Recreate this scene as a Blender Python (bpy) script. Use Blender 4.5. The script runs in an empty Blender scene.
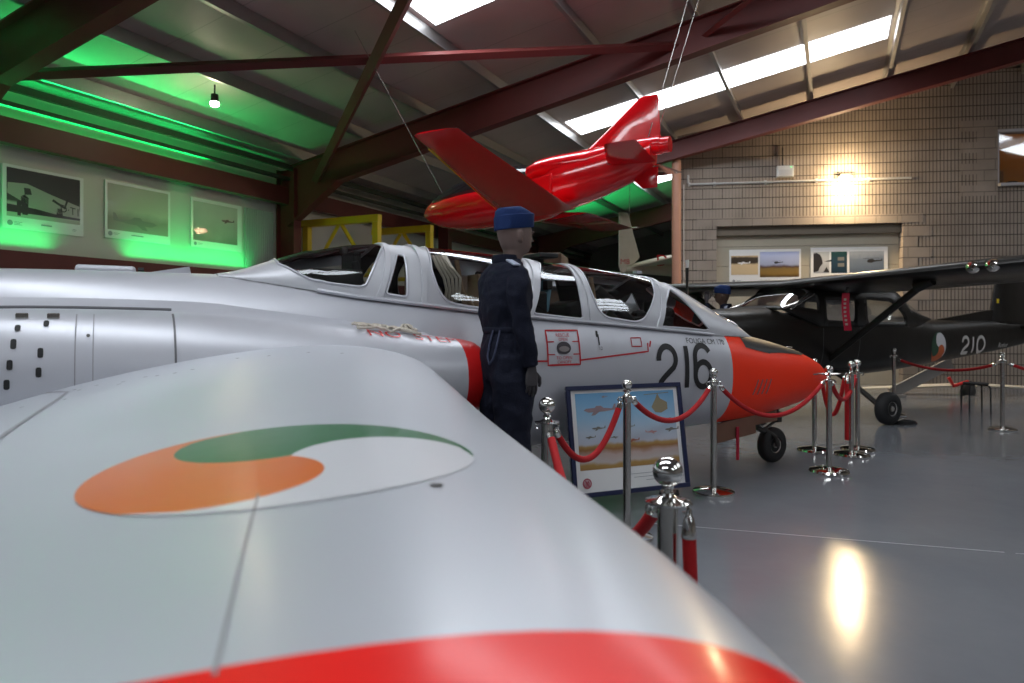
import bpy, bmesh, math, random
from mathutils import Vector, Matrix
from mathutils.geometry import delaunay_2d_cdt
random.seed(7)
S = bpy.context.scene
C = S.collection
PI = math.pi
R = math.radians

# ------------------------------------------------------------------ materials
def mat(name, col, rough=.5, metal=0., spec=.5, coat=0., emit=None, estr=0., trans=0., alpha=1., noise=0., nscale=8., bump=0., bscale=60., sheen=0., coatr=.1):
    m = bpy.data.materials.new(name); m.use_nodes = True
    nt = m.node_tree; b = nt.nodes['Principled BSDF']
    b.inputs['Base Color'].default_value = (*col, 1)
    b.inputs['Roughness'].default_value = rough
    b.inputs['Metallic'].default_value = metal
    b.inputs['Specular IOR Level'].default_value = spec
    b.inputs['Coat Weight'].default_value = coat
    b.inputs['Coat Roughness'].default_value = coatr
    b.inputs['Transmission Weight'].default_value = trans
    b.inputs['Alpha'].default_value = alpha
    b.inputs['Sheen Weight'].default_value = sheen
    if emit:
        b.inputs['Emission Color'].default_value = (*emit, 1); b.inputs['Emission Strength'].default_value = estr
    tc = nt.nodes.new('ShaderNodeTexCoord')
    if noise:
        n = nt.nodes.new('ShaderNodeTexNoise'); n.inputs['Scale'].default_value = nscale; n.inputs['Detail'].default_value = 5
        nt.links.new(tc.outputs['Object'], n.inputs['Vector'])
        mx = nt.nodes.new('ShaderNodeMix'); mx.data_type = 'RGBA'
        mx.inputs[6].default_value = (*[c*(1-noise) for c in col], 1); mx.inputs[7].default_value = (*[min(1, c*(1+noise)) for c in col], 1)
        nt.links.new(n.outputs['Fac'], mx.inputs[0]); nt.links.new(mx.outputs[2], b.inputs['Base Color'])
        rr = nt.nodes.new('ShaderNodeMapRange'); rr.inputs[3].default_value = max(.02, rough-.06); rr.inputs[4].default_value = rough+.06
        nt.links.new(n.outputs['Fac'], rr.inputs[0]); nt.links.new(rr.outputs[0], b.inputs['Roughness'])
    if bump:
        n2 = nt.nodes.new('ShaderNodeTexNoise'); n2.inputs['Scale'].default_value = bscale; n2.inputs['Detail'].default_value = 3
        nt.links.new(tc.outputs['Object'], n2.inputs['Vector'])
        bp = nt.nodes.new('ShaderNodeBump'); bp.inputs['Strength'].default_value = bump; bp.inputs['Distance'].default_value = .01
        nt.links.new(n2.outputs['Fac'], bp.inputs['Height']); nt.links.new(bp.outputs[0], b.inputs['Normal'])
    return m

M = {}
M['silver'] = mat('silver_paint', (.56, .57, .62), .42, .30, coat=.2, noise=.05, nscale=3, coatr=.25)
M['wing_silver'] = mat('wing_paint', (.60, .63, .68), .38, .28, coat=.5, noise=.05, nscale=2.2, coatr=.22)
M['frame_silver'] = mat('canopy_frame_paint', (.58, .59, .63), .4, .2, noise=.04)
M['panel_line'] = mat('panel_gap', (.13, .13, .14), .6)
M['panel_soft'] = mat('panel_seam', (.30, .30, .32), .6)
M['dayglo'] = mat('dayglo_red', (1., .036, .004), .5, coat=.08, noise=.04, coatr=.2, spec=.3)
M['wing_red'] = mat('wing_tip_red', (.95, .008, .004), .35, coat=.25, noise=.04, coatr=.15, spec=.3)
M['matt_black'] = mat('matt_black', (.012, .012, .013), .65)
M['glare_black'] = mat('anti_glare_black', (.015, .014, .014), .5)
M['black_paint'] = mat('number_black', (.012, .012, .014), .5)
M['red_paint'] = mat('stencil_red', (.50, .012, .02), .5)
M['lip_red'] = mat('intake_red', (.62, .01, .01), .4, coat=.3)
M['orange'] = mat('roundel_orange', (.78, .17, .02), .33, coat=.5, coatr=.15, noise=.06)
M['green'] = mat('roundel_green', (.015, .16, .045), .33, coat=.5, coatr=.15, noise=.06)
M['white'] = mat('roundel_white', (.74, .75, .78), .33, coat=.5, coatr=.15)
M['chrome'] = mat('polished_chrome', (.78, .77, .74), .09, 1., noise=.02)
M['steel'] = mat('brushed_steel', (.62, .60, .57), .22, 1., noise=.05, nscale=20)
M['velvet'] = mat('red_velvet', (.46, .004, .008), .75, bump=.3, bscale=200)
M['rubber'] = mat('tyre_rubber', (.014, .014, .015), .7, bump=.2)
M['hub'] = mat('wheel_hub', (.48, .46, .44), .4, .5, noise=.1)
M['dark_metal'] = mat('dark_metal', (.06, .058, .055), .45, .6, noise=.2)
M['brown_panel'] = mat('gear_door_inside', (.22, .11, .07), .55, noise=.15)
M['gloss_red'] = mat('gloss_red', (.86, .003, .010), .18, coat=1., coatr=.04, noise=.03)
def glassmat(name, tint, refl=1.):
    m = bpy.data.materials.new(name); m.use_nodes = True; nt = m.node_tree; nt.nodes.clear(); N = nt.nodes.new; L = nt.links.new
    o = N('ShaderNodeOutputMaterial'); t = N('ShaderNodeBsdfTransparent'); t.inputs[0].default_value = (*tint, 1)
    g = N('ShaderNodeBsdfGlossy'); g.inputs['Roughness'].default_value = .03; g.inputs[0].default_value = (.95, .97, 1., 1)
    f = N('ShaderNodeFresnel'); f.inputs[0].default_value = 1.5; mu = N('ShaderNodeMath'); mu.operation = 'MULTIPLY'; mu.inputs[1].default_value = refl; L(f.outputs[0], mu.inputs[0])
    x = N('ShaderNodeMixShader'); L(mu.outputs[0], x.inputs[0]); L(t.outputs[0], x.inputs[1]); L(g.outputs[0], x.inputs[2]); L(x.outputs[0], o.inputs[0]); return m
M['glass'] = glassmat('perspex', (.86, .87, .85), 1.3)
M['dark_glass'] = mat('smoked_perspex', (.02, .022, .025), .06, 0, alpha=.8, spec=.8)
M['olive_black'] = mat('dark_olive_paint', (.009, .0075, .006), .40, coat=.12, noise=.08, coatr=.15, spec=.28)
M['grey_letter'] = mat('pale_grey_lettering', (.52, .50, .48), .5)
M['steelwork'] = mat('red_oxide_steel', (.13, .026, .024), .5, noise=.15, nscale=3, spec=.4)
M['galv'] = mat('galvanised_steel', (.42, .42, .42), .42, .75, noise=.12, nscale=12)
M['navy'] = mat('navy_cloth', (.009, .011, .024), .85, spec=.25, bump=.4, bscale=120, noise=.12)
M['blue_cap'] = mat('blue_cap_cloth', (.012, .032, .12), .8, spec=.25, bump=.3, bscale=150)
M['skin_grey'] = mat('mannequin_brown', (.17, .115, .10), .6, noise=.08)
M['dark_hand'] = mat('dark_glove', (.05, .045, .05), .55)
M['brown_skin'] = mat('mannequin_dark_brown', (.085, .05, .035), .55)
M['yellow'] = mat('yellow_steel', (.78, .56, .02), .45, noise=.06)
M['cream'] = mat('cream_aircraft', (.60, .52, .40), .5, noise=.08)
M['paper'] = mat('poster_paper', (.80, .80, .80), .35, coat=.3)
M['ink_dark'] = mat('ink_dark', (.028, .024, .022), .3, coat=.4)
M['ink_mid'] = mat('ink_mid', (.20, .19, .17), .3, coat=.4)
M['ink_light'] = mat('ink_light', (.36, .34, .30), .3, coat=.4)
M['ink_text'] = mat('ink_text', (.30, .31, .34), .5)
M['frame_navy'] = mat('navy_picture_frame', (.008, .014, .06), .4, coat=.1)
M['green_panel'] = mat('green_gel', (.02, .4, .12), .5)
M['white_pvc'] = mat('white_plastic', (.72, .72, .70), .45)
M['post_tan'] = mat('tan_pipe', (.50, .25, .17), .5, noise=.06)
M['lintel_dark'] = mat('door_header', (.17, .14, .105), .6, noise=.1)
M['card'] = mat('cardboard', (.38, .20, .08), .8, noise=.1)
M['amber_wall'] = mat('store_room_wall', (.55, .30, .10), .8)
M['rope_cream'] = mat('cream_cord', (.62, .56, .48), .85, bump=.5, bscale=150)
M['seat_grey'] = mat('cockpit_grey', (.10, .10, .105), .6, noise=.15)
M['cyan_cloth'] = mat('pale_blue_pad', (.16, .34, .46), .7)
M['tan_leather'] = mat('tan_leather', (.30, .20, .12), .6)
M['ext_red'] = mat('warning_red', (.45, .01, .04), .6)
M['prop_white'] = mat('white_blade', (.62, .59, .52), .45)

def gradmat(name, stops, axis='Z', lo=0., hi=1., noise=.0, nscale=6., rough=.3):
    """printed picture: colour bands along one local axis, with cloud noise"""
    m = bpy.data.materials.new(name); m.use_nodes = True
    nt = m.node_tree; b = nt.nodes['Principled BSDF']; b.inputs['Roughness'].default_value = rough; b.inputs['Coat Weight'].default_value = .1
    tc = nt.nodes.new('ShaderNodeTexCoord'); sp = nt.nodes.new('ShaderNodeSeparateXYZ'); nt.links.new(tc.outputs['Object'], sp.inputs[0])
    mr = nt.nodes.new('ShaderNodeMapRange'); mr.inputs[1].default_value = lo; mr.inputs[2].default_value = hi
    nt.links.new(sp.outputs[axis], mr.inputs[0])
    n = nt.nodes.new('ShaderNodeTexNoise'); n.inputs['Scale'].default_value = nscale; n.inputs['Detail'].default_value = 6
    nt.links.new(tc.outputs['Object'], n.inputs['Vector'])
    ma = nt.nodes.new('ShaderNodeMath'); ma.operation = 'MULTIPLY_ADD'; ma.inputs[1].default_value = noise; 
    nt.links.new(n.outputs['Fac'], ma.inputs[0]); nt.links.new(mr.outputs[0], ma.inputs[2])
    sb = nt.nodes.new('ShaderNodeMath'); sb.operation = 'SUBTRACT'; sb.inputs[1].default_value = noise*.5
    nt.links.new(ma.outputs[0], sb.inputs[0])
    cr = nt.nodes.new('ShaderNodeValToRGB'); e = cr.color_ramp.elements
    while len(e) > 1: e.remove(e[-1])
    e[0].position = stops[0][0]; e[0].color = (*stops[0][1], 1)
    for p, c in stops[1:]:
        q = e.new(p); q.color = (*c, 1)
    nt.links.new(sb.outputs[0], cr.inputs[0]); nt.links.new(cr.outputs[0], b.inputs['Base Color'])
    return m

M['thin_glass'] = glassmat('thin_perspex', (.93, .93, .91), .7)
M['lining'] = mat('cockpit_lining', (.035, .033, .033), .7)
# ------------------------------------------------------------------ objects
def link(name, me, parent=None, m=None, smooth=False):
    o = bpy.data.objects.new(name, me); C.objects.link(o)
    if parent: o.parent = parent
    if m:
        for x in (m if isinstance(m, (list, tuple)) else [m]): me.materials.append(x if not isinstance(x, str) else M[x])
    if smooth:
        for p in me.polygons: p.use_smooth = True
    return o
def raw(name, vs, fs, m, parent=None, smooth=False, mi=None):
    me = bpy.data.meshes.new(name); me.from_pydata([tuple(v) for v in vs], [], fs)
    o = link(name, me, parent, m, smooth)
    if mi:
        for p, i in zip(me.polygons, mi): p.material_index = i
    me.update(); return o
def thing(name, label, cat, loc=(0, 0, 0), rz=0., group=None, rot=None):
    o = bpy.data.objects.new(name, None); C.objects.link(o); o.empty_display_size = .1
    o.location = loc; o.rotation_euler = rot if rot else (0, 0, rz)
    o['label'] = label; o['category'] = cat
    if group: o['group'] = group
    return o
def tag(o, label, cat, group=None):
    o['label'] = label; o['category'] = cat
    if group: o['group'] = group
    return o
def struct(o): o['kind'] = 'structure'; return o

class MB:
    def __init__(s): s.v = []; s.f = []; s.mi = []
    def add(s, vs, fs, mi=0):
        n = len(s.v); s.v += [tuple(v) for v in vs]; s.f += [tuple(i+n for i in f) for f in fs]; s.mi += [mi]*len(fs)
    def box(s, c, d, mi=0, M3=None, bev=0.):
        c = Vector(c); h = Vector(d)/2
        P = [Vector((x, y, z)) for x in (-1, 1) for y in (-1, 1) for z in (-1, 1)]
        P = [Vector((p.x*h.x, p.y*h.y, p.z*h.z)) for p in P]
        if M3: P = [M3 @ p for p in P]
        s.add([c+p for p in P], [(0, 1, 3, 2), (4, 6, 7, 5), (0, 4, 5, 1), (2, 3, 7, 6), (0, 2, 6, 4), (1, 5, 7, 3)], mi)
    def tube(s, pts, r, n=10, mi=0, caps=True):
        pts = [Vector(p) for p in pts]; m = len(pts)
        rs = r if isinstance(r, (list, tuple)) else [r]*m
        rings = []; up = Vector((0, 0, 1)); prev = None
        for i, p in enumerate(pts):
            t = (pts[min(i+1, m-1)]-pts[max(i-1, 0)]).normalized()
            if prev is None:
                a = t.cross(up) if abs(t.z) < .95 else t.cross(Vector((1, 0, 0)))
            else: a = prev - t*prev.dot(t)
            a.normalize(); prev = a; b = t.cross(a)
            rings.append([p+(a*math.cos(2*PI*k/n)+b*math.sin(2*PI*k/n))*rs[i] for k in range(n)])
        s.loft(rings, caps, mi)
    def loft(s, rings, caps=True, mi=0, closed=True):
        n = len(rings[0]); vs = [v for r in rings for v in r]; fs = []
        for i in range(len(rings)-1):
            for k in range(n if closed else n-1):
                k2 = (k+1) % n
                fs.append((i*n+k, i*n+k2, (i+1)*n+k2, (i+1)*n+k))
        if caps: fs.append(tuple(range(n-1, -1, -1))); fs.append(tuple((len(rings)-1)*n+k for k in range(n)))
        s.add(vs, fs, mi)
    def lathe(s, prof, c=(0, 0, 0), n=24, mi=0, axis='Z'):
        c = Vector(c); rings = []
        for r, z in prof:
            r = max(r, .0004)
            ring = []
            for k in range(n):
                a = 2*PI*k/n; x, y = r*math.cos(a), r*math.sin(a)
                ring.append(c+(Vector((x, y, z)) if axis == 'Z' else Vector((x, z, -y)) if axis == 'Y' else Vector((z, x, y))))
            rings.append(ring)
        s.loft(rings, True, mi)
    def prism(s, poly, d, mi=0, M4=None):
        """poly 2D (x,z) extruded along y by d (centred)"""
        n = len(poly)
        vs = [Vector((x, -d/2, z)) for x, z in poly]+[Vector((x, d/2, z)) for x, z in poly]
        if M4: vs = [M4 @ v for v in vs]
        s.add(vs, [tuple(range(n)), tuple(range(2*n-1, n-1, -1))]+[(k, n+k, n+(k+1) % n, (k+1) % n) for k in range(n)], mi)
    def build(s, name, m, parent=None, smooth=False, bevel=0., fix=True):
        o = raw(name, s.v, s.f, m, parent, smooth, s.mi)
        if fix:
            bm = bmesh.new(); bm.from_mesh(o.data); bmesh.ops.recalc_face_normals(bm, faces=bm.faces); bm.to_mesh(o.data); bm.free()
        if smooth:
            try: o.data.set_sharp_from_angle(angle=R(40))
            except Exception: pass
        if bevel:
            b = o.modifiers.new('bevel', 'BEVEL'); b.width = bevel; b.segments = 2; b.limit_method = 'ANGLE'
        return o
def dup(root, loc=None, rz=None, label=None, group=None):
    r = root.copy(); C.objects.link(r)
    if loc is not None: r.location = loc
    if rz is not None: r.rotation_euler = (0, 0, rz)
    if label: r['label'] = label
    if group: r['group'] = group
    for ch in list(root.children):
        c = ch.copy(); C.objects.link(c); c.parent = r
        for g in list(ch.children):
            d = g.copy(); C.objects.link(d); d.parent = c
    return r
def interp(tab, x):
    if x <= tab[0][0]: return tab[0][1:]
    for a, b in zip(tab, tab[1:]):
        if x <= b[0]:
            t = (x-a[0])/(b[0]-a[0])
            return tuple(p+(q-p)*t for p, q in zip(a[1:], b[1:]))
    return tab[-1][1:]
def cinterp(tab, x):
    """smooth (Catmull-Rom, monotone-ish) interpolation"""
    if x <= tab[0][0]: return tab[0][1:]
    if x >= tab[-1][0]: return tab[-1][1:]
    for i in range(len(tab)-1):
        if x <= tab[i+1][0]: break
    a, b = tab[i], tab[i+1]; h = b[0]-a[0]; t = (x-a[0])/h
    p = tab[i-1] if i > 0 else None; q = tab[i+2] if i+2 < len(tab) else None
    out = []
    for k in range(1, len(a)):
        d = (b[k]-a[k])/h
        def lim(d1, d2): return 0. if d1*d2 <= 0 else 2*d1*d2/(d1+d2)
        m0 = lim((a[k]-p[k])/(a[0]-p[0]), d) if p else d
        m1 = lim((q[k]-b[k])/(q[0]-b[0]), d) if q else d
        out.append((2*t**3-3*t*t+1)*a[k]+(t**3-2*t*t+t)*h*m0+(-2*t**3+3*t*t)*b[k]+(t**3-t*t)*h*m1)
    return tuple(out)
def inpoly(x, y, P):
    c = False; j = len(P)-1
    for i in range(len(P)):
        if (P[i][1] > y) != (P[j][1] > y) and x < (P[j][0]-P[i][0])*(y-P[i][1])/(P[j][1]-P[i][1])+P[i][0]: c = not c
        j = i
    return c
def roundpoly(P, r, seg=4):
    """round the corners of a 2D polygon"""
    out = []; n = len(P)
    for i in range(n):
        p0, p1, p2 = Vector(P[i-1]), Vector(P[i]), Vector(P[(i+1) % n])
        a = (p0-p1); b = (p2-p1); ra = min(r, a.length*.42); rb = min(r, b.length*.42)
        A = p1+a.normalized()*ra; B = p1+b.normalized()*rb
        for k in range(seg+1):
            t = k/seg; out.append(tuple(A*(1-t)**2+p1*2*t*(1-t)+B*t*t))
    return out
def resample(P, d):
    out = []; n = len(P)
    for i in range(n):
        a, b = Vector(P[i]), Vector(P[(i+1) % n]); k = max(1, int((b-a).length/d))
        for j in range(k): out.append(tuple(a+(b-a)*j/k))
    return out
def shell_with_windows(f, u0, u1, v0, v1, holes, du, dv):
    """f(u,v)->Vector. returns (skin verts, skin faces, [ (verts, faces) per hole ], hole loops in 3D)"""
    pts = []; edges = []
    nu = max(2, round((u1-u0)/du)); nv = max(2, round((v1-v0)/dv))
    H = [resample(h, min(du, dv)*.8) for h in holes]
    border = [(u0+(u1-u0)*i/nu, v0) for i in range(nu)]+[(u1, v0+(v1-v0)*i/nv) for i in range(nv)]+[(u1-(u1-u0)*i/nu, v1) for i in range(nu)]+[(u0, v1-(v1-v0)*i/nv) for i in range(nv)]
    for loop in [border]+H:
        n0 = len(pts); pts += [Vector(p) for p in loop]
        edges += [(n0+i, n0+(i+1) % len(loop)) for i in range(len(loop))]
    nb = len(pts)
    for i in range(1, nu):
        for j in range(1, nv):
            p = (u0+(u1-u0)*i/nu, v0+(v1-v0)*j/nv)
            if all((p[0]-q[0])**2+(p[1]-q[1])**2 > (min(du, dv)*.4)**2 for q in pts[:nb]): pts.append(Vector(p))
    vs, es, fs, *_ = delaunay_2d_cdt(pts, edges, [], 0, 1e-6)
    V = [f(v.x, v.y) for v in vs]
    skin = []; panes = [[] for _ in holes]
    for t in fs:
        cx = sum(vs[i].x for i in t)/3; cy = sum(vs[i].y for i in t)/3
        for k, h in enumerate(H):
            if inpoly(cx, cy, h): panes[k].append(tuple(t)); break
        else: skin.append(tuple(t))
    def pack(F):
        idx = {}; vv = []; ff = []
        for t in F:
            for i in t:
                if i not in idx: idx[i] = len(vv); vv.append(V[i])
            ff.append(tuple(idx[i] for i in t))
        return vv, ff
    return pack(skin), [pack(p) for p in panes], [[f(*p) for p in h] for h in H]

def text_mesh(s, size, shear=0.):
    cu = bpy.data.curves.new('txt', 'FONT'); cu.body = s; cu.size = size; cu.resolution_u = 4; cu.shear = shear
    cu.align_x = 'CENTER'; cu.align_y = 'CENTER'
    o = bpy.data.objects.new('txt', cu); C.objects.link(o)
    dg = bpy.context.evaluated_depsgraph_get(); me = bpy.data.meshes.new_from_object(o.evaluated_get(dg))
    vs = [v.co.copy() for v in me.vertices]; fs = [tuple(p.vertices) for p in me.polygons]
    bpy.data.objects.remove(o); bpy.data.meshes.remove(me); bpy.data.curves.remove(cu)
    return vs, fs
def ribbon(path, w, d=.02, closed=False):
    """2D stroke of width w as quads"""
    P = [Vector(p) for p in path]; Q = []
    n = len(P)
    for i in range(n if closed else n-1):
        a, b = P[i], P[(i+1) % n]; k = max(1, int((b-a).length/d))
        for j in range(k): Q.append(a+(b-a)*j/k)
    if not closed: Q.append(P[-1])
    n = len(Q); vs = []; fs = []
    for i, p in enumerate(Q):
        t = (Q[(i+1) % n if closed else min(i+1, n-1)]-Q[i-1 if closed else max(i-1, 0)]).normalized(); m = Vector((-t.y, t.x))
        vs += [p+m*w/2, p-m*w/2]
    for i in range(n if closed else n-1):
        j = (i+1) % n; fs.append((2*i, 2*i+1, 2*j+1, 2*j))
    return vs, fs
def arc(cx, cy, rx, ry, a0, a1, n=14): return [(cx+rx*math.cos(R(a0+(a1-a0)*i/n)), cy+ry*math.sin(R(a0+(a1-a0)*i/n))) for i in range(n+1)]

def wheel(name, r, w, parent, c, hubr=.45, hm='hub'):
    """tyre + hub, axle along local y, centre c"""
    m = MB(); hr = r*hubr
    prof = [(hr, -w*.36), (hr*1.15, -w*.46), (r*.8, -w*.5), (r*.95, -w*.36), (r, -w*.15), (r, w*.15), (r*.95, w*.36), (r*.8, w*.5), (hr*1.15, w*.46), (hr, w*.36)]
    m.lathe(prof, c, 36, axis='Y')
    t = m.build(name, M['rubber'], parent, True)
    h = MB(); h.lathe([(.01, -w*.44), (hr*.35, -w*.44), (hr*.4, -w*.3), (hr*.85, -w*.28), (hr*1.02, -w*.42), (hr*1.02, w*.42), (hr*.85, w*.28), (hr*.4, w*.3), (hr*.35, w*.44), (.01, w*.44)], c, 28, axis='Y')
    h.build('wheel_hub', M[hm], t, True)
    return t
SKY_W = 62.; SPOT_W = 4.; LED_UP = 120.; LED_LO = 17.; FLOOD_W = 300.
TIP_LE = 3.66; TIP_TE = 3.22; TIP_BULGE = 0.
ROUNDEL_C = (-.445, 1.375); ROUNDEL_R = .368; RA = (5, 125, 245)
EXPO = 0.06
# ================================================================== THE HALL
# hall axes: D runs along the purlins, A across them (a to the right)
D = Vector((.427, .904, 0)); A_ = Vector((.904, -.427, 0)); UP = Vector((0, 0, 1)); EYE = 1.34
def hp(a, t, z): return A_*a + D*t + UP*z
AR = 5.0
def roofz(a): return EYE+4.97+.18*a if a <= AR else EYE+4.97+.18*AR-.18*(a-AR)
AL, ARW, T0, T1 = -9.8, 15.0, -9.0, 28.0

def floor_mat():
    m = mat('painted_floor', (.205, .215, .235), .16, coat=.0, spec=.6)
    nt = m.node_tree; b = nt.nodes['Principled BSDF']
    tc = nt.nodes.new('ShaderNodeTexCoord')
    n = nt.nodes.new('ShaderNodeTexNoise'); n.inputs['Scale'].default_value = .7; n.inputs['Detail'].default_value = 6; n.inputs['Roughness'].default_value = .65
    nt.links.new(tc.outputs['Object'], n.inputs['Vector'])
    cr = nt.nodes.new('ShaderNodeValToRGB'); cr.color_ramp.elements[0].position = .3; cr.color_ramp.elements[0].color = (.18, .19, .21, 1); cr.color_ramp.elements[1].position = .7; cr.color_ramp.elements[1].color = (.225, .235, .255, 1)
    nt.links.new(n.outputs['Fac'], cr.inputs[0]); nt.links.new(cr.outputs[0], b.inputs['Base Color'])
    mr = nt.nodes.new('ShaderNodeMapRange'); mr.inputs[3].default_value = .10; mr.inputs[4].default_value = .24
    nt.links.new(n.outputs['Fac'], mr.inputs[0]); nt.links.new(mr.outputs[0], b.inputs['Roughness'])
    n2 = nt.nodes.new('ShaderNodeTexNoise'); n2.inputs['Scale'].default_value = 9; n2.inputs['Detail'].default_value = 4
    nt.links.new(tc.outputs['Object'], n2.inputs['Vector'])
    bp = nt.nodes.new('ShaderNodeBump'); bp.inputs['Strength'].default_value = .12; bp.inputs['Distance'].default_value = .01
    nt.links.new(n2.outputs['Fac'], bp.inputs['Height']); nt.links.new(bp.outputs[0], b.inputs['Normal'])
    return m
struct(raw('floor', [hp(AL, T0, 0), hp(ARW, T0, 0), hp(ARW, T1, 0), hp(AL, T1, 0)], [(0, 1, 2, 3)], floor_mat()))
# thin pale joint in the floor paint
def fl(p, q, w, z, name, m):
    p = Vector(p); q = Vector(q); d = (q-p).normalized(); n = Vector((-d.y, d.x))*w/2
    return struct(raw(name, [(p.x+n.x, p.y+n.y, z), (p.x-n.x, p.y-n.y, z), (q.x-n.x, q.y-n.y, z), (q.x+n.x, q.y+n.y, z)], [(0, 1, 2, 3)], m))
joint = mat('floor_joint', (.50, .50, .52), .35, noise=.3, nscale=20)
fl((.9, 4.62), (2.9, 4.02), .012, .002, 'floor_joint', joint)
fl((2.95, 4.0), (5.5, 3.5), .008, .002, 'floor_joint', joint)

# roof sheets: cream liner panels with shallow ribs across the slope
def roof_mat():
    m = mat('roof_liner', (.56, .50, .46), .5)
    nt = m.node_tree; b = nt.nodes['Principled BSDF']
    tc = nt.nodes.new('ShaderNodeTexCoord'); sp = nt.nodes.new('ShaderNodeSeparateXYZ'); nt.links.new(tc.outputs['Object'], sp.inputs[0])
    # distance along the hall: dot with D
    a = nt.nodes.new('ShaderNodeMath'); a.operation = 'MULTIPLY'; a.inputs[1].default_value = .427; nt.links.new(sp.outputs[0], a.inputs[0])
    c = nt.nodes.new('ShaderNodeMath'); c.operation = 'MULTIPLY_ADD'; c.inputs[1].default_value = .904; nt.links.new(sp.outputs[1], c.inputs[0]); nt.links.new(a.outputs[0], c.inputs[2])
    s = nt.nodes.new('ShaderNodeMath'); s.operation = 'FRACT'; nt.links.new(c.outputs[0], s.inputs[0])
    g = nt.nodes.new('ShaderNodeMath'); g.operation = 'LESS_THAN'; g.inputs[1].default_value = .018; nt.links.new(s.outputs[0], g.inputs[0])
    n = nt.nodes.new('ShaderNodeTexNoise'); n.inputs['Scale'].default_value = .8; n.inputs['Detail'].default_value = 6; nt.links.new(tc.outputs['Object'], n.inputs['Vector'])
    cr = nt.nodes.new('ShaderNodeValToRGB'); cr.color_ramp.elements[0].position = .3; cr.color_ramp.elements[0].color = (.42, .36, .345, 1); cr.color_ramp.elements[1].position = .7; cr.color_ramp.elements[1].color = (.53, .46, .435, 1)
    nt.links.new(n.outputs['Fac'], cr.inputs[0])
    mx = nt.nodes.new('ShaderNodeMix'); mx.data_type = 'RGBA'; mx.inputs[7].default_value = (.36, .32, .29, 1)
    nt.links.new(g.outputs[0], mx.inputs[0]); nt.links.new(cr.outputs[0], mx.inputs[6]); nt.links.new(mx.outputs[2], b.inputs['Base Color'])
    return m
mb = MB()
for a0, a1 in ((AL-.2, AR), (AR, ARW+.2)):
    lo = [hp(a0, T0, roofz(a0)), hp(a1, T0, roofz(a1)), hp(a1, T1, roofz(a1)), hp(a0, T1, roofz(a0))]
    mb.add(lo+[v+UP*.12 for v in lo], [(0, 3, 2, 1), (4, 5, 6, 7), (0, 1, 5, 4), (1, 2, 6, 5), (2, 3, 7, 6), (3, 0, 4, 7)])
struct(mb.build('ceiling', roof_mat()))

# translucent rooflights (daylight through them)
SKY = mat("rooflight_glazing", (.9, .93, 1.), .4, emit=(.90, .95, 1.), estr=6.)
skyn = 0
for k, t0 in enumerate((-4.7, 1.15, 7.0, 12.9, 18.8)):
    for a0, a1 in ((-4.9, .85), (6.4, 11.5)):
        skyn += 1; q = MB()
        lo = [hp(a0, t0, roofz(a0)-.012), hp(a1, t0, roofz(a1)-.012), hp(a1, t0+.95, roofz(a1)-.012), hp(a0, t0+.95, roofz(a0)-.012)]
        q.add(lo+[v+UP*.01 for v in lo], [(0, 3, 2, 1), (4, 5, 6, 7), (0, 1, 5, 4), (1, 2, 6, 5), (2, 3, 7, 6), (3, 0, 4, 7)])
        struct(q.build('window_%d' % (skyn+1), SKY))
        l = bpy.data.lights.new('rooflight_daylight', 'AREA'); l.shape = 'RECTANGLE'; l.size = a1-a0; l.size_y = .9
        l.energy = SKY_W; l.color = (.88, .94, 1.)
        o = bpy.data.objects.new('rooflight_daylight', l); C.objects.link(o)
        am = (a0+a1)/2; sl = .18 if am < AR else -.18
        X = (A_+UP*sl).normalized(); Z = X.cross(D).normalized()
        if Z.z < 0: Z = -Z
        Y = Z.cross(X)
        o.matrix_world = Matrix((( X.x, Y.x, Z.x, 0), (X.y, Y.y, Z.y, 0), (X.z, Y.z, Z.z, 0), (0, 0, 0, 1)))
        o.location = hp(am, t0+.475, roofz(am)-.03)

# purlins: galvanised Z sections
def zsec(a, depth=.2, fl_=.06, th=.012):
    return [(a-fl_, 0), (a+th, 0), (a+th, -depth+th), (a+fl_, -depth+th), (a+fl_, -depth), (a, -depth), (a, -th), (a-fl_, -th)]
for a in (-9.15, -7.75, -6.4, -5.0, -3.3, -1.85, -.45, .95, 2.3, 3.65, 4.85, 6.3, 7.7, 9.1, 10.5, 11.9, 13.3, 14.6):
    q = MB(); prof = zsec(a); n = len(prof); zr = roofz(a)-.005
    vs = [hp(x, T0, zr+z) for x, z in prof]+[hp(x, T1, zr+z) for x, z in prof]
    q.add(vs, [(k, (k+1) % n, n+(k+1) % n, n+k) for k in range(n)]+[tuple(range(n)), tuple(range(2*n-1, n-1, -1))])
    struct(q.build('roof_purlin', M['galv']))

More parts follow.
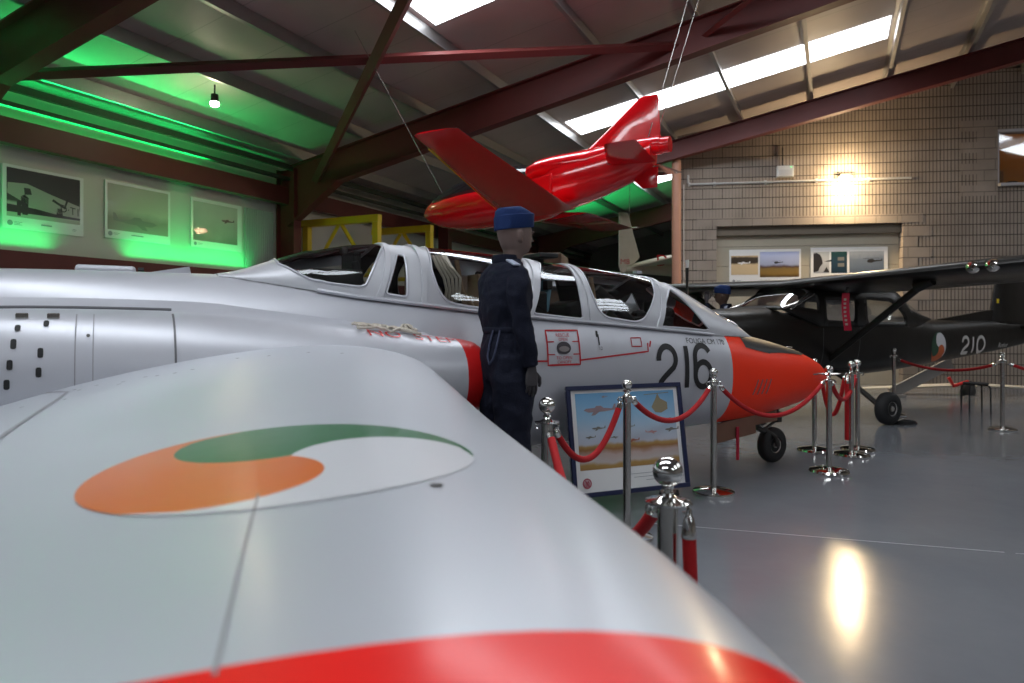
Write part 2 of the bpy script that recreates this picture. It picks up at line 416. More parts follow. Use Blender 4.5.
# portal frames
def ibeam(q, P, Qp, d0, d1, w=.17, tf=.018, tw=.012, side=None):
    """I-beam whose TOP edge runs P->Q in a vertical plane; d0,d1 depths"""
    P = Vector(P); Qp = Vector(Qp); s = side if side else (Qp-P).cross(UP).normalized()
    def bx(za0, za1, zb0, zb1, hw):
        vs = []
        for X, z0, z1 in ((P, za0, za1), (Qp, zb0, zb1)):
            vs += [X+s*hw+UP*z0, X-s*hw+UP*z0, X-s*hw+UP*z1, X+s*hw+UP*z1]
        q.add(vs, [(0, 1, 2, 3), (7, 6, 5, 4), (0, 4, 5, 1), (1, 5, 6, 2), (2, 6, 7, 3), (3, 7, 4, 0)])
    bx(0, -tf, 0, -tf, w/2); bx(-d0, -d0+tf, -d1, -d1+tf, w/2); bx(-tf, -d0+tf, -tf, -d1+tf, tw/2)
def frame(t, gable=False):
    q = MB(); top = -.215
    w = .2
    ibeam(q, hp(-9.5, t, roofz(-9.5)+top), hp(-8.3, t, roofz(-8.3)+top), 1.15 if not gable else .62, .60 if not gable else .42, w)
    ibeam(q, hp(-8.3, t, roofz(-8.3)+top), hp(AR, t, roofz(AR)+top), .60 if not gable else .42, .40, w)
    ibeam(q, hp(AR, t, roofz(AR)+top), hp(13.4, t, roofz(13.4)+top), .40, .6, w)
    ibeam(q, hp(13.4, t, roofz(13.4)+top), hp(14.7, t, roofz(14.7)+top), .6, 1.1, w)
    struct(q.build('steel_rafter', M['steelwork']))
    for a, sgn in ((-9.76, 1), (14.7, -1)):
        q = MB(); z1 = roofz(a)+top
        for x, hw in ((a, w/2), (a+sgn*.42, w/2)):
            q.box(hp(x, t, z1/2), (.02, w, z1), M3=Matrix(((A_.x, D.x, 0), (A_.y, D.y, 0), (0, 0, 1))))
        q.box(hp(a+sgn*.21, t, z1/2), (.42, .014, z1), M3=Matrix(((A_.x, D.x, 0), (A_.y, D.y, 0), (0, 0, 1))))
        q.box(hp(a+sgn*.21, t, .01), (.6, .35, .02), M3=Matrix(((A_.x, D.x, 0), (A_.y, D.y, 0), (0, 0, 1))))
        struct(q.build('steel_column', M['steelwork']))
for t in (-7.4, -1.5, 4.4, 10.1, 22.0): frame(t)
# gable frame stands just in front of the block wall; its left end runs on past the tan pipe
q = MB(); top = -.215; tg = 15.55
ibeam(q, hp(-9.5, tg, roofz(-9.5)+top), hp(AR, tg, roofz(AR)+top), .42, .42, .2)
struct(q.build('steel_rafter', M['steelwork']))
q = MB(); q.box(hp(-9.3, tg, 2.3), (.3, .2, 4.6-.25), M3=Matrix(((A_.x, D.x, 0), (A_.y, D.y, 0), (0, 0, 1)))); struct(q.build('steel_column', M['steelwork']))
# wind bracing in the roof plane
def brace(p, q_, r=.075):
    m = MB(); m.tube([p, q_], r, 4); struct(m.build('roof_brace', M['steelwork']))
def rp(a, t, dz=-.50): return hp(a, t, roofz(a)+dz)
brace(rp(-9.1, 10.3, -.62), rp(-2.0, 4.4, -.62), .085)
brace(rp(-1.9, 10.3, -.48), rp(-9.1, 4.4, -.48), .07)
brace(rp(-1.9, 10.3, -.48), rp(4.8, 4.4, -.48), .05)
brace(rp(4.8, 10.3, -.48), rp(-1.9, 4.4, -.62), .05)

# side walls
wall_paint = mat('wall_sheet', (.60, .60, .54), .45, noise=.05, nscale=1.5)
def vwall(name, p, q_, z0, z1, m, nrm_out, th=.1):
    p = Vector(p); q_ = Vector(q_); o = Vector(nrm_out)*th
    vs = [p+UP*z0, q_+UP*z0, q_+UP*z1[1], p+UP*z1[0]]; vs += [v+o for v in vs]
    b = MB(); b.add(vs, [(0, 1, 2, 3), (7, 6, 5, 4), (0, 4, 5, 1), (1, 5, 6, 2), (2, 6, 7, 3), (3, 7, 4, 0)])
    return struct(b.build(name, m))
vwall('wall_left', hp(AL, T0, 0), hp(AL, T1, 0), 0, (roofz(AL), roofz(AL)), wall_paint, -A_)
vwall('wall_right', hp(ARW, T0, 0), hp(ARW, T1, 0), 0, (roofz(ARW), roofz(ARW)), mat('block_wall_far', (.34, .30, .26), .8), A_)
for nm, tt, oo in (('wall_rear', T0, -D), ('wall_front', T1, D)):
    b = MB(); P = [hp(AL, tt, 0), hp(ARW, tt, 0), hp(ARW, tt, roofz(ARW)), hp(AR, tt, roofz(AR)), hp(AL, tt, roofz(AL))]
    P += [v+oo*.1 for v in P]; b.add(P, [(0, 1, 2, 3, 4), (9, 8, 7, 6, 5)]+[(k, (k+1) % 5, 5+(k+1) % 5, 5+k) for k in range(5)])
    struct(b.build(nm, mat('sheet_'+nm, (.20, .19, .17), .7)))
# eaves beam and mid rail along the left wall
M3h = Matrix(((A_.x, D.x, 0), (A_.y, D.y, 0), (0, 0, 1)))
q = MB(); q.box(hp(-9.62, 9.5, 3.80), (.16, 37, .26), M3=M3h); q.box(hp(-9.546, 9.5, 3.96), (.012, 37, .07), M3=M3h); struct(q.build('trim_1', M['steelwork']))
q = MB(); q.box(hp(-9.70, 9.5, 2.16), (.18, 37, .17), M3=M3h); q.box(hp(-9.615, 9.5, 2.27), (.012, 37, .07), M3=M3h); struct(q.build('trim_2', M['steelwork']))
q = MB(); q.box(hp(-9.72, 9.5, 1.0), (.08, 37, 1.9), M3=M3h); struct(q.build('trim_3', mat('dado_boards', (.07, .045, .035), .6, noise=.15)))
q = MB(); q.box(hp(-9.55, 9.5, 4.16), (.10, 37, .06), M3=M3h); q.box(hp(-9.45, 9.5, 4.36), (.06, 37, .10), M3=M3h); struct(q.build('trim_4', mat('eaves_trunking', (.05, .06, .04), .7)))
# clear corrugated sheet at the far end of the poster wall
q = MB(); n = 26
ring = [(9.22+.055*k/2, .012*(k % 2)) for k in range(n+1)]
vs = [hp(-9.78+b_, t_, z) for z in (2.26, 3.5) for t_, b_ in ring]
q.add(vs, [(k, k+1, n+2+k, n+1+k) for k in range(n)]); struct(q.build('trim_5', mat('corrugated_sheet', (.34, .36, .33), .3), smooth=False))

# LED strips: one up on the eaves beam, one on the mid rail under the posters
LED = mat('green_led', (.1, .8, .3), .4, emit=(.10, 1., .16), estr=.7)
def led(a, t0, t1, z, power, up=True, aim=(.5, 1.)):
    q = MB(); q.box(hp(a, (t0+t1)/2, z), (.03, t1-t0, .02), M3=M3h)
    o = q.build('led_strip', LED)
    l = bpy.data.lights.new('green_led_light', 'AREA'); l.shape = 'RECTANGLE'; l.size = .05; l.size_y = t1-t0; l.energy = power; l.color = (.01, 1., .20); l.spread = R(118)
    lo = bpy.data.objects.new('green_led_light', l); C.objects.link(lo)
    Z = -(A_*aim[0]+UP*aim[1]).normalized(); Y = D; X = Y.cross(Z).normalized()
    lo.matrix_world = Matrix(((X.x, Y.x, Z.x, 0), (X.y, Y.y, Z.y, 0), (X.z, Y.z, Z.z, 0), (0, 0, 0, 1)))
    lo.location = hp(a, (t0+t1)/2, z)-Z*.03
    return o
tag(led(-9.60, 1.5, 8.2, 3.945, LED_UP, aim=(.8, 1.)), 'thin green LED strip lying on the brown eaves beam above the posters', 'light')
tag(led(-9.66, 3.6, 5.8, 2.252, LED_LO*.7, aim=(.02, 1.)), 'green LED strip on the brown rail below the left and middle posters', 'light')
tag(led(-9.66, 6.9, 9.3, 2.252, LED_LO, aim=(.02, 1.)), 'green LED strip on the brown rail below the right-hand poster', 'light')
t = thing('green_uplighter', 'green uplighter on a stand far back, glowing behind the silver jet canopy', 'light', hp(-6.6, 19.2, 0))
q = MB(); q.tube([(0, 0, 0.02), (0, 0, 1.95)], .025, 10); q.build('pole', M['matt_black'], t, True)
q = MB(); q.lathe([(.0, 0), (.3, 0), (.3, .02), (.0, .02)], n=24); q.build('base', M['matt_black'], t, True)
q = MB(); q.lathe([(.0, 1.95), (.10, 1.95), (.13, 2.15), (.11, 2.15), (.09, 2.0), (.0, 2.0)], n=24); q.build('lamp_housing', M['matt_black'], t, True)
l = bpy.data.lights.new('green_uplight', 'AREA'); l.shape = 'DISK'; l.size = .2; l.energy = 48.; l.color = (.01, 1., .22); l.spread = R(100)
lo = bpy.data.objects.new('green_uplight', l); C.objects.link(lo); lo.location = hp(-6.6, 19.2, 2.17); lo.rotation_euler = (PI-.0, 0, 0)

# ------------------------------------------------------------------ block wall at the end
WO = Vector((3.95, 15.8, 0)); WX = Vector((.9888, -.1495, 0)); WN = Vector((-.1495, -.9888, 0))   # WN faces us
def wp(x, z, out=0.): return WO+WX*x+UP*z+WN*out
def wall_mat(ribs=True):
    m = mat('ribbed_block' if ribs else 'plain_block', (.36, .31, .26), .85)
    nt = m.node_tree; b = nt.nodes['Principled BSDF']; N = nt.nodes.new; L = nt.links.new
    tc = N('ShaderNodeTexCoord'); sp = N('ShaderNodeSeparateXYZ'); L(tc.outputs['Object'], sp.inputs[0])
    def mth(op, a, b_=None, c=None):
        n = N('ShaderNodeMath'); n.operation = op
        for i, v in enumerate((a, b_, c)):
            if v is None: continue
            if isinstance(v, (int, float)): n.inputs[i].default_value = v
            else: L(v, n.inputs[i])
        return n.outputs[0]
    x = sp.outputs[0]; z = sp.outputs[2]
    zc = mth('DIVIDE', z, .235); fr = mth('FRACT', zc); row = mth('FLOOR', zc)
    bed = mth('LESS_THAN', fr, .085)
    off = mth('MULTIPLY', mth('FLOORED_MODULO', row, 2.), .22)
    xb = mth('FRACT', mth('DIVIDE', mth('ADD', x, off), .44)); perp = mth('LESS_THAN', xb, .03)
    nz = N('ShaderNodeTexNoise'); nz.inputs['Scale'].default_value = 1.3; nz.inputs['Detail'].default_value = 8; L(tc.outputs['Object'], nz.inputs['Vector'])
    rib = mth('LESS_THAN', mth('FRACT', mth('DIVIDE', x, .0733)), .3)
    line = mth('MAXIMUM', bed, perp)
    ribw = rib
    if ribs:
        # ribs fade out left of the first metre and a half, as on the wall
        ribw = mth('MULTIPLY', rib, mth('MINIMUM', 1., mth('MAXIMUM', .25, mth('MULTIPLY_ADD', x, .45, -.15))))
        dark = mth('MAXIMUM', line, mth('MULTIPLY', ribw, .75))
    else: dark = mth('MULTIPLY', line, .5)
    cr = N('ShaderNodeValToRGB'); cr.color_ramp.elements[0].position = .3; cr.color_ramp.elements[0].color = (.27, .225, .19, 1); cr.color_ramp.elements[1].position = .75; cr.color_ramp.elements[1].color = (.39, .33, .28, 1)
    L(nz.outputs['Fac'], cr.inputs[0])
    mx = N('ShaderNodeMix'); mx.data_type = 'RGBA'; mx.inputs[7].default_value = (.085, .07, .06, 1)
    L(dark, mx.inputs[0]); L(cr.outputs[0], mx.inputs[6]); L(mx.outputs[2], b.inputs['Base Color'])
    h = mth('SUBTRACT', 1., dark)
    bp = N('ShaderNodeBump'); bp.inputs['Strength'].default_value = .9; bp.inputs['Distance'].default_value = .02; L(h, bp.inputs['Height']); L(bp.outputs[0], b.inputs['Normal'])
    return m
ribm, plainm = wall_mat(True), wall_mat(False)
def wall_roof(x):
    p = wp(x, 0); return roofz(p.dot(A_))
# openings (x0,x1,z0,z1)
DOOR = (.76, 4.74, 0., 3.60); WIN = (6.66, 10.2, 4.34, 5.58)
xs = [-.12, .76, 4.74, 6.66, 10.2, 14.5]
holes = {1: (DOOR[2], DOOR[3]), 3: (WIN[2], WIN[3])}


mb = MB()
TH = .3
for i in range(5):
    x0, x1 = xs[i], xs[i+1]
    segs = [(0, None)]
    if i in holes:
        h0, h1 = holes[i]; segs = [(h1, None)] + ([(0, h0)] if h0 > 0 else [])
    for z0, z1 in segs:
        # local wall coordinates: x along, y = depth (0 front .. TH back), z
        za = z1 if z1 is not None else wall_roof(x0); zb = z1 if z1 is not None else wall_roof(x1)
        vs = [(x0, 0, z0), (x1, 0, z0), (x1, 0, zb), (x0, 0, za), (x0, TH, z0), (x1, TH, z0), (x1, TH, zb), (x0, TH, za)]
        mb.add(vs, [(0, 1, 2, 3), (7, 6, 5, 4), (0, 4, 5, 1), (1, 5, 6, 2), (2, 6, 7, 3), (3, 7, 4, 0)])
WM = Matrix(((WX.x, -WN.x, 0, WO.x), (WX.y, -WN.y, 0, WO.y), (0, 0, 1, 0), (0, 0, 0, 1)))
w = mb.build('wall_back', ribm); w.matrix_world = WM; struct(w)
# return of the wall running away from us at its left end
q = MB(); q.box(WO+D*4.3+A_*.75+UP*2.6, (.2, 7.6, 5.2), M3=M3h); o = q.build('wall_return', plainm); struct(o)
# smooth quoin blocks round the openings, standing 6 mm proud of the ribbed blocks
q = MB(); c_ = .235
def blk(x0, x1, z0, z1): q.box(((x0+x1)/2, -.003, (z0+z1)/2), (x1-x0, .012, z1-z0-.004))
z0r = math.floor(3.60/c_)*c_
for k in range(int(z0r/c_)):
    z = k*c_; ww = .44 if k % 2 else .22
    blk(.76-ww, .755, z, z+c_); blk(4.745, 4.74+(.30 if k % 2 else .58), z, z+c_)
for k in range(11): blk(.32+.44*k, .32+.44*(k+1)-.006, 3.605, 3.605+c_*.85)
for k in range(7):
    z = 4.15+k*c_; ww = .75 if k % 2 == 0 else .42
    blk(6.66-ww, 6.655, z, z+c_)
    blk(10.205, 10.2+ww, z, z+c_)
o = q.build('trim_6', plainm); o.matrix_world = WM; struct(o)
# sectional door set back in the opening
q = MB()
for k in range(8):
    q.box(((DOOR[0]+DOOR[1])/2, .22, .225+.45*k-.0), (DOOR[1]-DOOR[0], .03, .440))
o = q.build('door_1', mat('roller_door', (.42, .38, .30), .6, noise=.05)); o.matrix_world = WM; struct(o)
q = MB(); q.box(((DOOR[0]+DOOR[1])/2, .15, 3.50), (DOOR[1]-DOOR[0], .10, .20)); o = q.build('door_header', M['lintel_dark']); o.matrix_world = WM; struct(o)
# window of the upper store room
q = MB()
x0, x1, z0, z1 = WIN
q.box(((x0+x1)/2, .10, z1-.03), (x1-x0, .22, .06)); q.box(((x0+x1)/2, .05, z0+.03), (x1-x0+.0, .34, .06)); q.box((x0+.02, .12, (z0+z1)/2), (.04, .2, z1-z0)); q.box((x1-.02, .12, (z0+z1)/2), (.04, .2, z1-z0))
o = q.build('window_1', mat('upvc_frame', (.45, .43, .44), .4)); o.matrix_world = WM; struct(o)
q = MB(); q.box(((x0+x1)/2, .10, (z0+z1)/2), (x1-x0-.08, .006, z1-z0-.12)); g = q.build('window_glass', M['glass']); g.matrix_world = WM; struct(g)
q = MB()
q.box(((x0+x1)/2, 2.3, 5.2), (4.6, .1, 3.0)); q.box(((x0+x1)/2, 1.3, z0-.12), (4.6, 2., .1)); q.box((x0-.65, 1.3, 5.2), (.1, 2., 3.0)); q.box((x1+.6, 1.3, 5.2), (.1, 2., 3.)); q.box(((x0+x1)/2, 1.3, 6.15), (4.6, 2., .1))
o = q.build('store_room_shell', M['amber_wall']); o.matrix_world = WM; struct(o)
l = bpy.data.lights.new('store_room_lamp', 'POINT'); l.energy = 5; l.color = (1., .62, .22); l.shadow_soft_size = .2
lo = bpy.data.objects.new('store_room_lamp', l); C.objects.link(lo); lo.location = WM @ Vector(((x0+x1)/2, 1.3, 5.85))
def onwall(q, name, m, label, cat, group=None, smooth=False, bevel=0.):
    o = q.build(name, m, None, smooth, bevel); o.matrix_world = WM; return tag(o, label, cat, group)
q = MB(); q.box((x0+.33, .9, z0+.22), (.34, .3, .55)); onwall(q, 'cardboard_box', M['card'], 'tall brown cardboard box just inside the lit upper window', 'box')
q = MB(); q.box((x0+.28, .55, z0+.05), (.18, .2, .22)); onwall(q, 'cardboard_box', mat('orange_carton', (.55, .26, .10), .7), 'small orange carton on the sill side of the lit upper window', 'box')
q = MB(); q.box((x0+.52, .5, z0+.06), (.16, .2, .26)); onwall(q, 'dark_case', M['dark_metal'], 'small dark case beside the orange carton in the upper window', 'case')
q = MB(); q.lathe([(.0, 0), (.2, .02), (.24, .07), (.15, .13), (.0, .15)], (x0+.95, .6, z0-.06), 18); onwall(q, 'cloth_bundle', mat('pale_cloth', (.5, .42, .36), .9), 'pale folded cloth heap inside the lit upper window', 'cloth', smooth=True)

# conduit, emergency light box, wall lamp
q = MB(); q.tube([(.12, -.03, 4.80), (.12, -.03, 4.63), (.15, -.03, 4.58), (4.9, -.03, 4.58)], .028, 10)
for x in (.12, .68, 1.8, 2.9, 4.0): q.box((x+.03, -.02, 4.58), (.05, .04, .09))
onwall(q, 'cable_conduit', mat('conduit_grey', (.50, .50, .49), .45), 'grey cable conduit running level along the ribbed block wall', 'conduit', smooth=True)
q = MB(); q.tube([(.02, -.04, 4.58), (.02, -.04, .1)], .012, 8); onwall(q, 'thin_cable', M['white_pvc'], 'thin white cable dropping beside the tan pipe', 'cable')
t = thing('emergency_light', 'small white emergency light box on the conduit of the block wall', 'light'); t.matrix_world = WM
q = MB(); q.box((2.24, -.07, 4.80), (.36, .12, .25)); q.build('housing', M['white_pvc'], t, bevel=.012)
q = MB(); q.box((2.24, -.135, 4.77), (.28, .012, .12)); q.build('diffuser', mat('diffuser', (.62, .62, .62), .3), t)
q = MB(); q.box((2.36, -.135, 4.89), (.02, .012, .015)); q.build('indicator', mat('green_led_dot', (.1, .8, .2), .4, emit=(.1, 1, .2), estr=3), t)
q = MB(); q.tube([(2.20, -.03, 4.90), (2.20, -.03, 5.35)], .014, 8); q.build('drop_cable', M['matt_black'], t)
t = thing('wall_floodlight', 'small glowing floodlight on the ribbed wall above the door opening', 'light'); t.matrix_world = WM
FX = 3.52
q = MB(); q.box((FX, -.10, 4.67), (.26, .09, .07)); q.box((FX, -.04, 4.67), (.08, .08, .05)); q.build('lamp_body', M['matt_black'], t, bevel=.01)
q = MB(); q.box((FX, -.11, 4.60), (.24, .08, .06)); q.build('lamp_lens', mat('flood_lens', (1, .9, .7), .4, emit=(1., .78, .45), estr=60.), t)
l = bpy.data.lights.new('floodlight_beam', 'SPOT'); l.energy = FLOOD_W; l.color = (1., .74, .42); l.spot_size = R(150); l.spot_blend = .9; l.shadow_soft_size = .07
lo = bpy.data.objects.new('floodlight_beam', l); C.objects.link(lo); lo.location = WM @ Vector((FX, -.26, 4.55))
lo.rotation_euler = (WM.to_3x3() @ Vector((0, -.28, -1))).to_track_quat('-Z', 'Y').to_euler()
l = bpy.data.lights.new('floodlight_glow', 'POINT'); l.energy = FLOOD_W*.45; l.color = (1., .74, .42); l.shadow_soft_size = .08
lo = bpy.data.objects.new('floodlight_glow', l); C.objects.link(lo); lo.location = WM @ Vector((FX, -.30, 4.60))
# tan pipe post at the wall's left corner
q = MB(); q.tube([wp(-.16, 0, .22), wp(-.16, 5.1, .22)], .105, 20); o = q.build('tan_post', M['post_tan'], None, True); tag(o, 'tall tan painted round post at the left end of the block wall', 'post')

# --------------------------------------------------------------- posters
def poster(name, label, Mx, w, h, pics, extras=(), cat='poster', group=None, frame_m=None):
    """Mx maps local (x right, y out of sheet towards viewer is -y, z up); origin bottom left"""
    t = thing(name, label, cat, group=group); t.matrix_world = Mx
    q = MB(); q.box((w/2, 0, h/2), (w, .012, h)); q.build('sheet', M['paper'], t)
    for nm, x0, z0, x1, z1, m in pics:
        o = raw(nm, [(0, 0, 0), (x1-x0, 0, 0), (x1-x0, 0, z1-z0), (0, 0, z1-z0)], [(0, 1, 2, 3)], m, t); o.location = (x0, -.0075, z0)
    for nm, polys, m in extras:
        for kk, P in enumerate(polys):
            q = MB(); q.add([(x, -.0095-.0004*(kk % 3), z) for x, z in P], [tuple(range(len(P)))]); q.build(nm, m, t)
    return t
def plane_sil(cx, cz, s, flip=1):
    """side view of a propeller trainer"""
    P = [(-1, .0), (-.85, .09), (-.3, .12), (-.2, .22), (.1, .22), (.25, .1), (.8, .05), (.95, .3), (1.05, .3), (1.02, -.02), (.3, -.1), (-.7, -.12)]
    W = [(-.35, -.04), (.1, -.02), (-.3, -.28), (-.55, -.30)]
    return [[(cx+flip*x*s, cz+z*s) for x, z in q_] for q_ in (P, W)]
def heli_sil(cx, cz, s):
    P = [(-.5, 0), (-.35, .2), (.1, .24), (.3, .1), (1., .12), (1.08, .3), (1.12, .02), (.3, -.08), (0, -.2), (-.4, -.16)]
    Ro = [(-.9, .31), (.8, .37), (.8, .33), (-.9, .28)]
    return [[(cx+x*s, cz+z*s) for x, z in q_] for q_ in (P, Ro)]
def bars(x0, z0, w, n, dz=.018, h=.006): return [[(x0, z0-k*dz), (x0+w*(1-.25*(k % 2)), z0-k*dz), (x0+w*(1-.25*(k % 2)), z0-k*dz+h), (x0, z0-k*dz+h)] for k in range(n)]
def disc(cx, cz, r, n=20): return [(cx+r*math.cos(2*PI*k/n), cz+r*math.sin(2*PI*k/n)) for k in range(n)]
# left wall: sheets face +A_; reading direction runs along +D
def LW(t, z): return Matrix(((D.x, -A_.x, 0, hp(-9.78, t, z).x), (D.y, -A_.y, 0, hp(-9.78, t, z).y), (0, 0, 1, z), (0, 0, 0, 1)))
g1 = gradmat('print_airfield_dark', [(0, (.42, .40, .36)), (.28, (.40, .38, .34)), (.33, (.06, .05, .045)), (.6, (.035, .03, .028)), (1, (.015, .014, .013))], 'Z', 0, .66, .08, 5)
g2 = gradmat('print_field_pale', [(0, (.30, .28, .24)), (.3, (.26, .24, .20)), (.5, (.45, .42, .36)), (1, (.42, .40, .35))], 'Z', 0, .62, .2, 4)
g3 = gradmat('print_grey_sky', [(0, (.16, .17, .16)), (.4, (.30, .31, .30)), (1, (.46, .47, .45))], 'Z', 0, .62, .5, 3)
dz, dx = .14, .05
bomb = [[(.06, .60), (.30, .62), (.62, .52), (1.00, .42), (1.00, .25), (.72, .28), (.40, .36), (.06, .50)], [(.055, .52), (.30, .42), (.62, .30), (.66, .27), (.40, .30), (.055, .46)]]
darkp = [[(.05, .32), (.40, .30), (.70, .26), (1.01, .25), (1.01, .22), (.05, .22)], [(.22, .44), (.27, .47), (.32, .43), (.31, .20), (.24, .20)], [(.17, .36), (.20, .39), (.23, .36), (.22, .18), (.18, .18)], [(.40, .34), (.52, .31), (.53, .23), (.39, .24)], [(.62, .44), (.78, .36), (.80, .38), (.64, .47)], [(.82, .50), (.78, .36), (.80, .35), (.85, .50)], [(.69, .35), (.76, .35), (.77, .23), (.68, .23)], [(.26, .56), (.34, .56), (.36, .48), (.27, .47)]]
t1 = poster('aviation_poster', 'black and white bomber photo poster, leftmost on the green-lit wall', LW(5.19, 2.61), 1.06, .84,
  [('picture', .05, .16, 1.01, .80, g1)], [('bomber_shape', bomb, M['ink_light']), ('bomber_shadow', darkp, M['ink_dark']), ('crest_mark', [disc(.09, .075, .035)], M['ink_text']), ('caption_line', bars(.14, .09, .10, 3)+bars(.48, .08, .14, 1, h=.02)+bars(.90, .08, .06, 2), M['ink_text'])], group='aviation posters on the left wall')
def onplate(s, size, parent, x, z, m, shear=0.):
    vs, fs = text_mesh(s, size); raw('registration', [(x+v.x*.9, -.0105, z+v.y-.12*v.x) for v in vs], fs, m, parent)
onplate('D·T1', .15, t1, .87, .34, M['ink_dark'])
t2 = poster('aviation_poster', 'pale faded poster of a parked light aircraft, middle of the green-lit wall', LW(6.57, 2.64), 1.10, .86,
  [('picture', .04, .13, 1.06, .82, g2)], [('aircraft_shape', plane_sil(.50, .28, .36, -1), M['ink_mid']), ('crest_mark', [disc(.08, .07, .035)], M['ink_text']), ('caption_line', bars(.13, .08, .10, 2)+bars(.42, .07, .20, 1, h=.015), M['ink_text'])], group='aviation posters on the left wall')
t3 = poster('aviation_poster', 'grey poster with an aircraft low over water, rightmost on the green-lit wall', LW(8.07, 2.66), 1.08, .84,
  [('picture', .04, .12, .98, .78, g3)], [('aircraft_shape', plane_sil(.76, .52, .14)+[[(.06, .30), (.30, .34), (.34, .28), (.10, .22)]], M['ink_dark']), ('crest_mark', [disc(.08, .06, .03)], M['ink_text']), ('caption_line', bars(.13, .07, .10, 2), M['ink_text'])], group='aviation posters on the left wall')
# two display boards on the sectional door
def DW(x, z): 
    p = WM @ Vector((x, .19, z)); return Matrix(((WX.x, -WN.x, 0, p.x), (WX.y, -WN.y, 0, p.y), (0, 0, 1, z), (0, 0, 0, 1)))
sep = gradmat('print_sepia', [(0, (.62, .47, .28)), (.40, (.66, .50, .30)), (.48, (.05, .035, .02)), (.68, (.06, .045, .03)), (.74, (.62, .45, .26)), (1, (.70, .52, .30))], 'Z', 0, .58, .12, 9)
skyp = gradmat('print_heli_sky', [(0, (.10, .05, .01)), (.12, (.26, .15, .03)), (.26, (.24, .15, .04)), (.33, (.08, .04, .035)), (.40, (.36, .40, .58)), (.7, (.50, .56, .80)), (1, (.17, .24, .62))], 'Z', 0, .72, .12, 5)
bw = gradmat('print_bw', [(0, (.35, .36, .38)), (.5, (.55, .56, .58)), (1, (.5, .5, .5))], 'Z', 0, .56, .4, 9)
dg = gradmat('print_green', [(0, (.01, .03, .05)), (.5, (.02, .05, .08)), (1, (.01, .08, .05))], 'Z', 0, .56, .3, 9)
sea = gradmat('print_sea', [(0, (.10, .13, .18)), (.55, (.18, .22, .28)), (.75, (.38, .41, .46)), (1, (.50, .52, .56))], 'Z', 0, .56, .2, 8)
b1 = poster('display_board', 'white board with a sepia print and a blue-sky helicopter print, left on the door', DW(1.07, 2.28), 1.58, .80,
  [('sepia_picture', .04, .22, .64, .66, sep), ('colour_picture', .68, .16, 1.54, .74, skyp)],
  [('helicopter_shape', heli_sil(1.05, .49, .12), M['ink_dark']), ('white_aircraft', plane_sil(.32, .49, .14), M['paper']), ('crest_mark', [disc(.10, .08, .03)], M['ink_text']), ('caption_line', bars(.16, .09, .12, 2)+bars(.66, .09, .24, 1)+bars(1.38, .09, .05, 2), M['ink_text'])], group='display boards on the door')
b2 = poster('display_board', 'white board with three dark aviation prints, right on the door', DW(2.86, 2.30), 1.64, .80,
  [('portrait_picture', .06, .22, .40, .70, bw), ('green_picture', .44, .22, .78, .70, dg), ('sea_picture', .83, .22, 1.56, .70, sea)],
  [('head_shape', [[(.06, .24), (.16, .26), (.20, .36), (.26, .44), (.24, .56), (.20, .64), (.12, .68), (.06, .66)]], M['ink_dark']), ('camera_shape', [[(.27, .24), (.34, .36), (.40, .24)], [(.28, .48), (.44, .52), (.44, .48)]], M['ink_dark']), ('panel_shape', [[(.58, .36), (.72, .36), (.72, .44), (.58, .44)], [(.58, .5), (.72, .5), (.72, .58), (.58, .58)]], M['ink_mid']), ('helicopter_shape', heli_sil(1.30, .48, .2), M['ink_dark']), ('caption_line', bars(.10, .11, .12, 2)+bars(.26, .11, .14, 1), M['ink_text'])], group='display boards on the door')
# ================================================================== SILVER JET TRAINER
# local frame: x = -s (s metres behind the nose tip), y = -w (w metres to starboard), z up
FN = Vector((3.20, 7.06, 0)); FA = R(30)
fouga = thing('jet_trainer', 'silver jet trainer numbered 216 with a bright red nose, filling the foreground', 'aircraft', FN, FA)
FM = Matrix.Translation(FN) @ Matrix.Rotation(FA, 4, 'Z')
FMI = FM.inverted()
# s, ztop (superellipse), zbot, half width, sill clamp
FB = [(0.0, .80, .775, .012), (.04, .87, .715, .085), (.17, .965, .66, .165), (.35, 1.035, .61, .235), (.60, 1.11, .555, .300), (.95, 1.19, .505, .360), (1.30, 1.26, .475, .400),
      (1.70, 1.36, .455, .430), (2.3, 1.47, .44, .455), (3.0, 1.56, .425, .47), (3.8, 1.62, .42, .48), (4.6, 1.645, .42, .48), (5.4, 1.65, .43, .47), (5.9, 1.648, .45, .46),
      (6.6, 1.645, .52, .43), (7.4, 1.62, .66, .37), (8.3, 1.58, .86, .28), (9.2, 1.53, 1.08, .18), (9.8, 1.48, 1.25, .09), (10.0, 1.43, 1.34, .03)]
SILL = [(0, 9.), (1.10, 9.), (1.20, 1.225), (2.0, 1.26), (3.0, 1.335), (4.0, 1.405), (5.0, 1.51), (5.78, 1.635), (5.785, 9.), (11, 9.)]
NE = 2.35
def fsec(s): return cinterp(FB, s)
def fw(s, z):
    zt, zb, hw = fsec(s); c = (zt+zb)/2; h = (zt-zb)/2; k = min(1., abs((z-c)/h)); return hw*(1-k**NE)**(1/NE)
def sill(s):
    v = interp(SILL, s)[0]; return v if v < 3 else 9.
def fring(s, n=48):
    zt, zb, hw = fsec(s); c = (zt+zb)/2; h = (zt-zb)/2; sl = sill(s); out = []
    for k in range(n):
        a = 2*PI*(k+.5)/n; ca, sa = math.cos(a), math.sin(a)
        y = hw*math.copysign(abs(ca)**(2/NE), ca); z = c+h*math.copysign(abs(sa)**(2/NE), sa)
        if z > sl: z = sl
        out.append((-s, y, z))
    return out
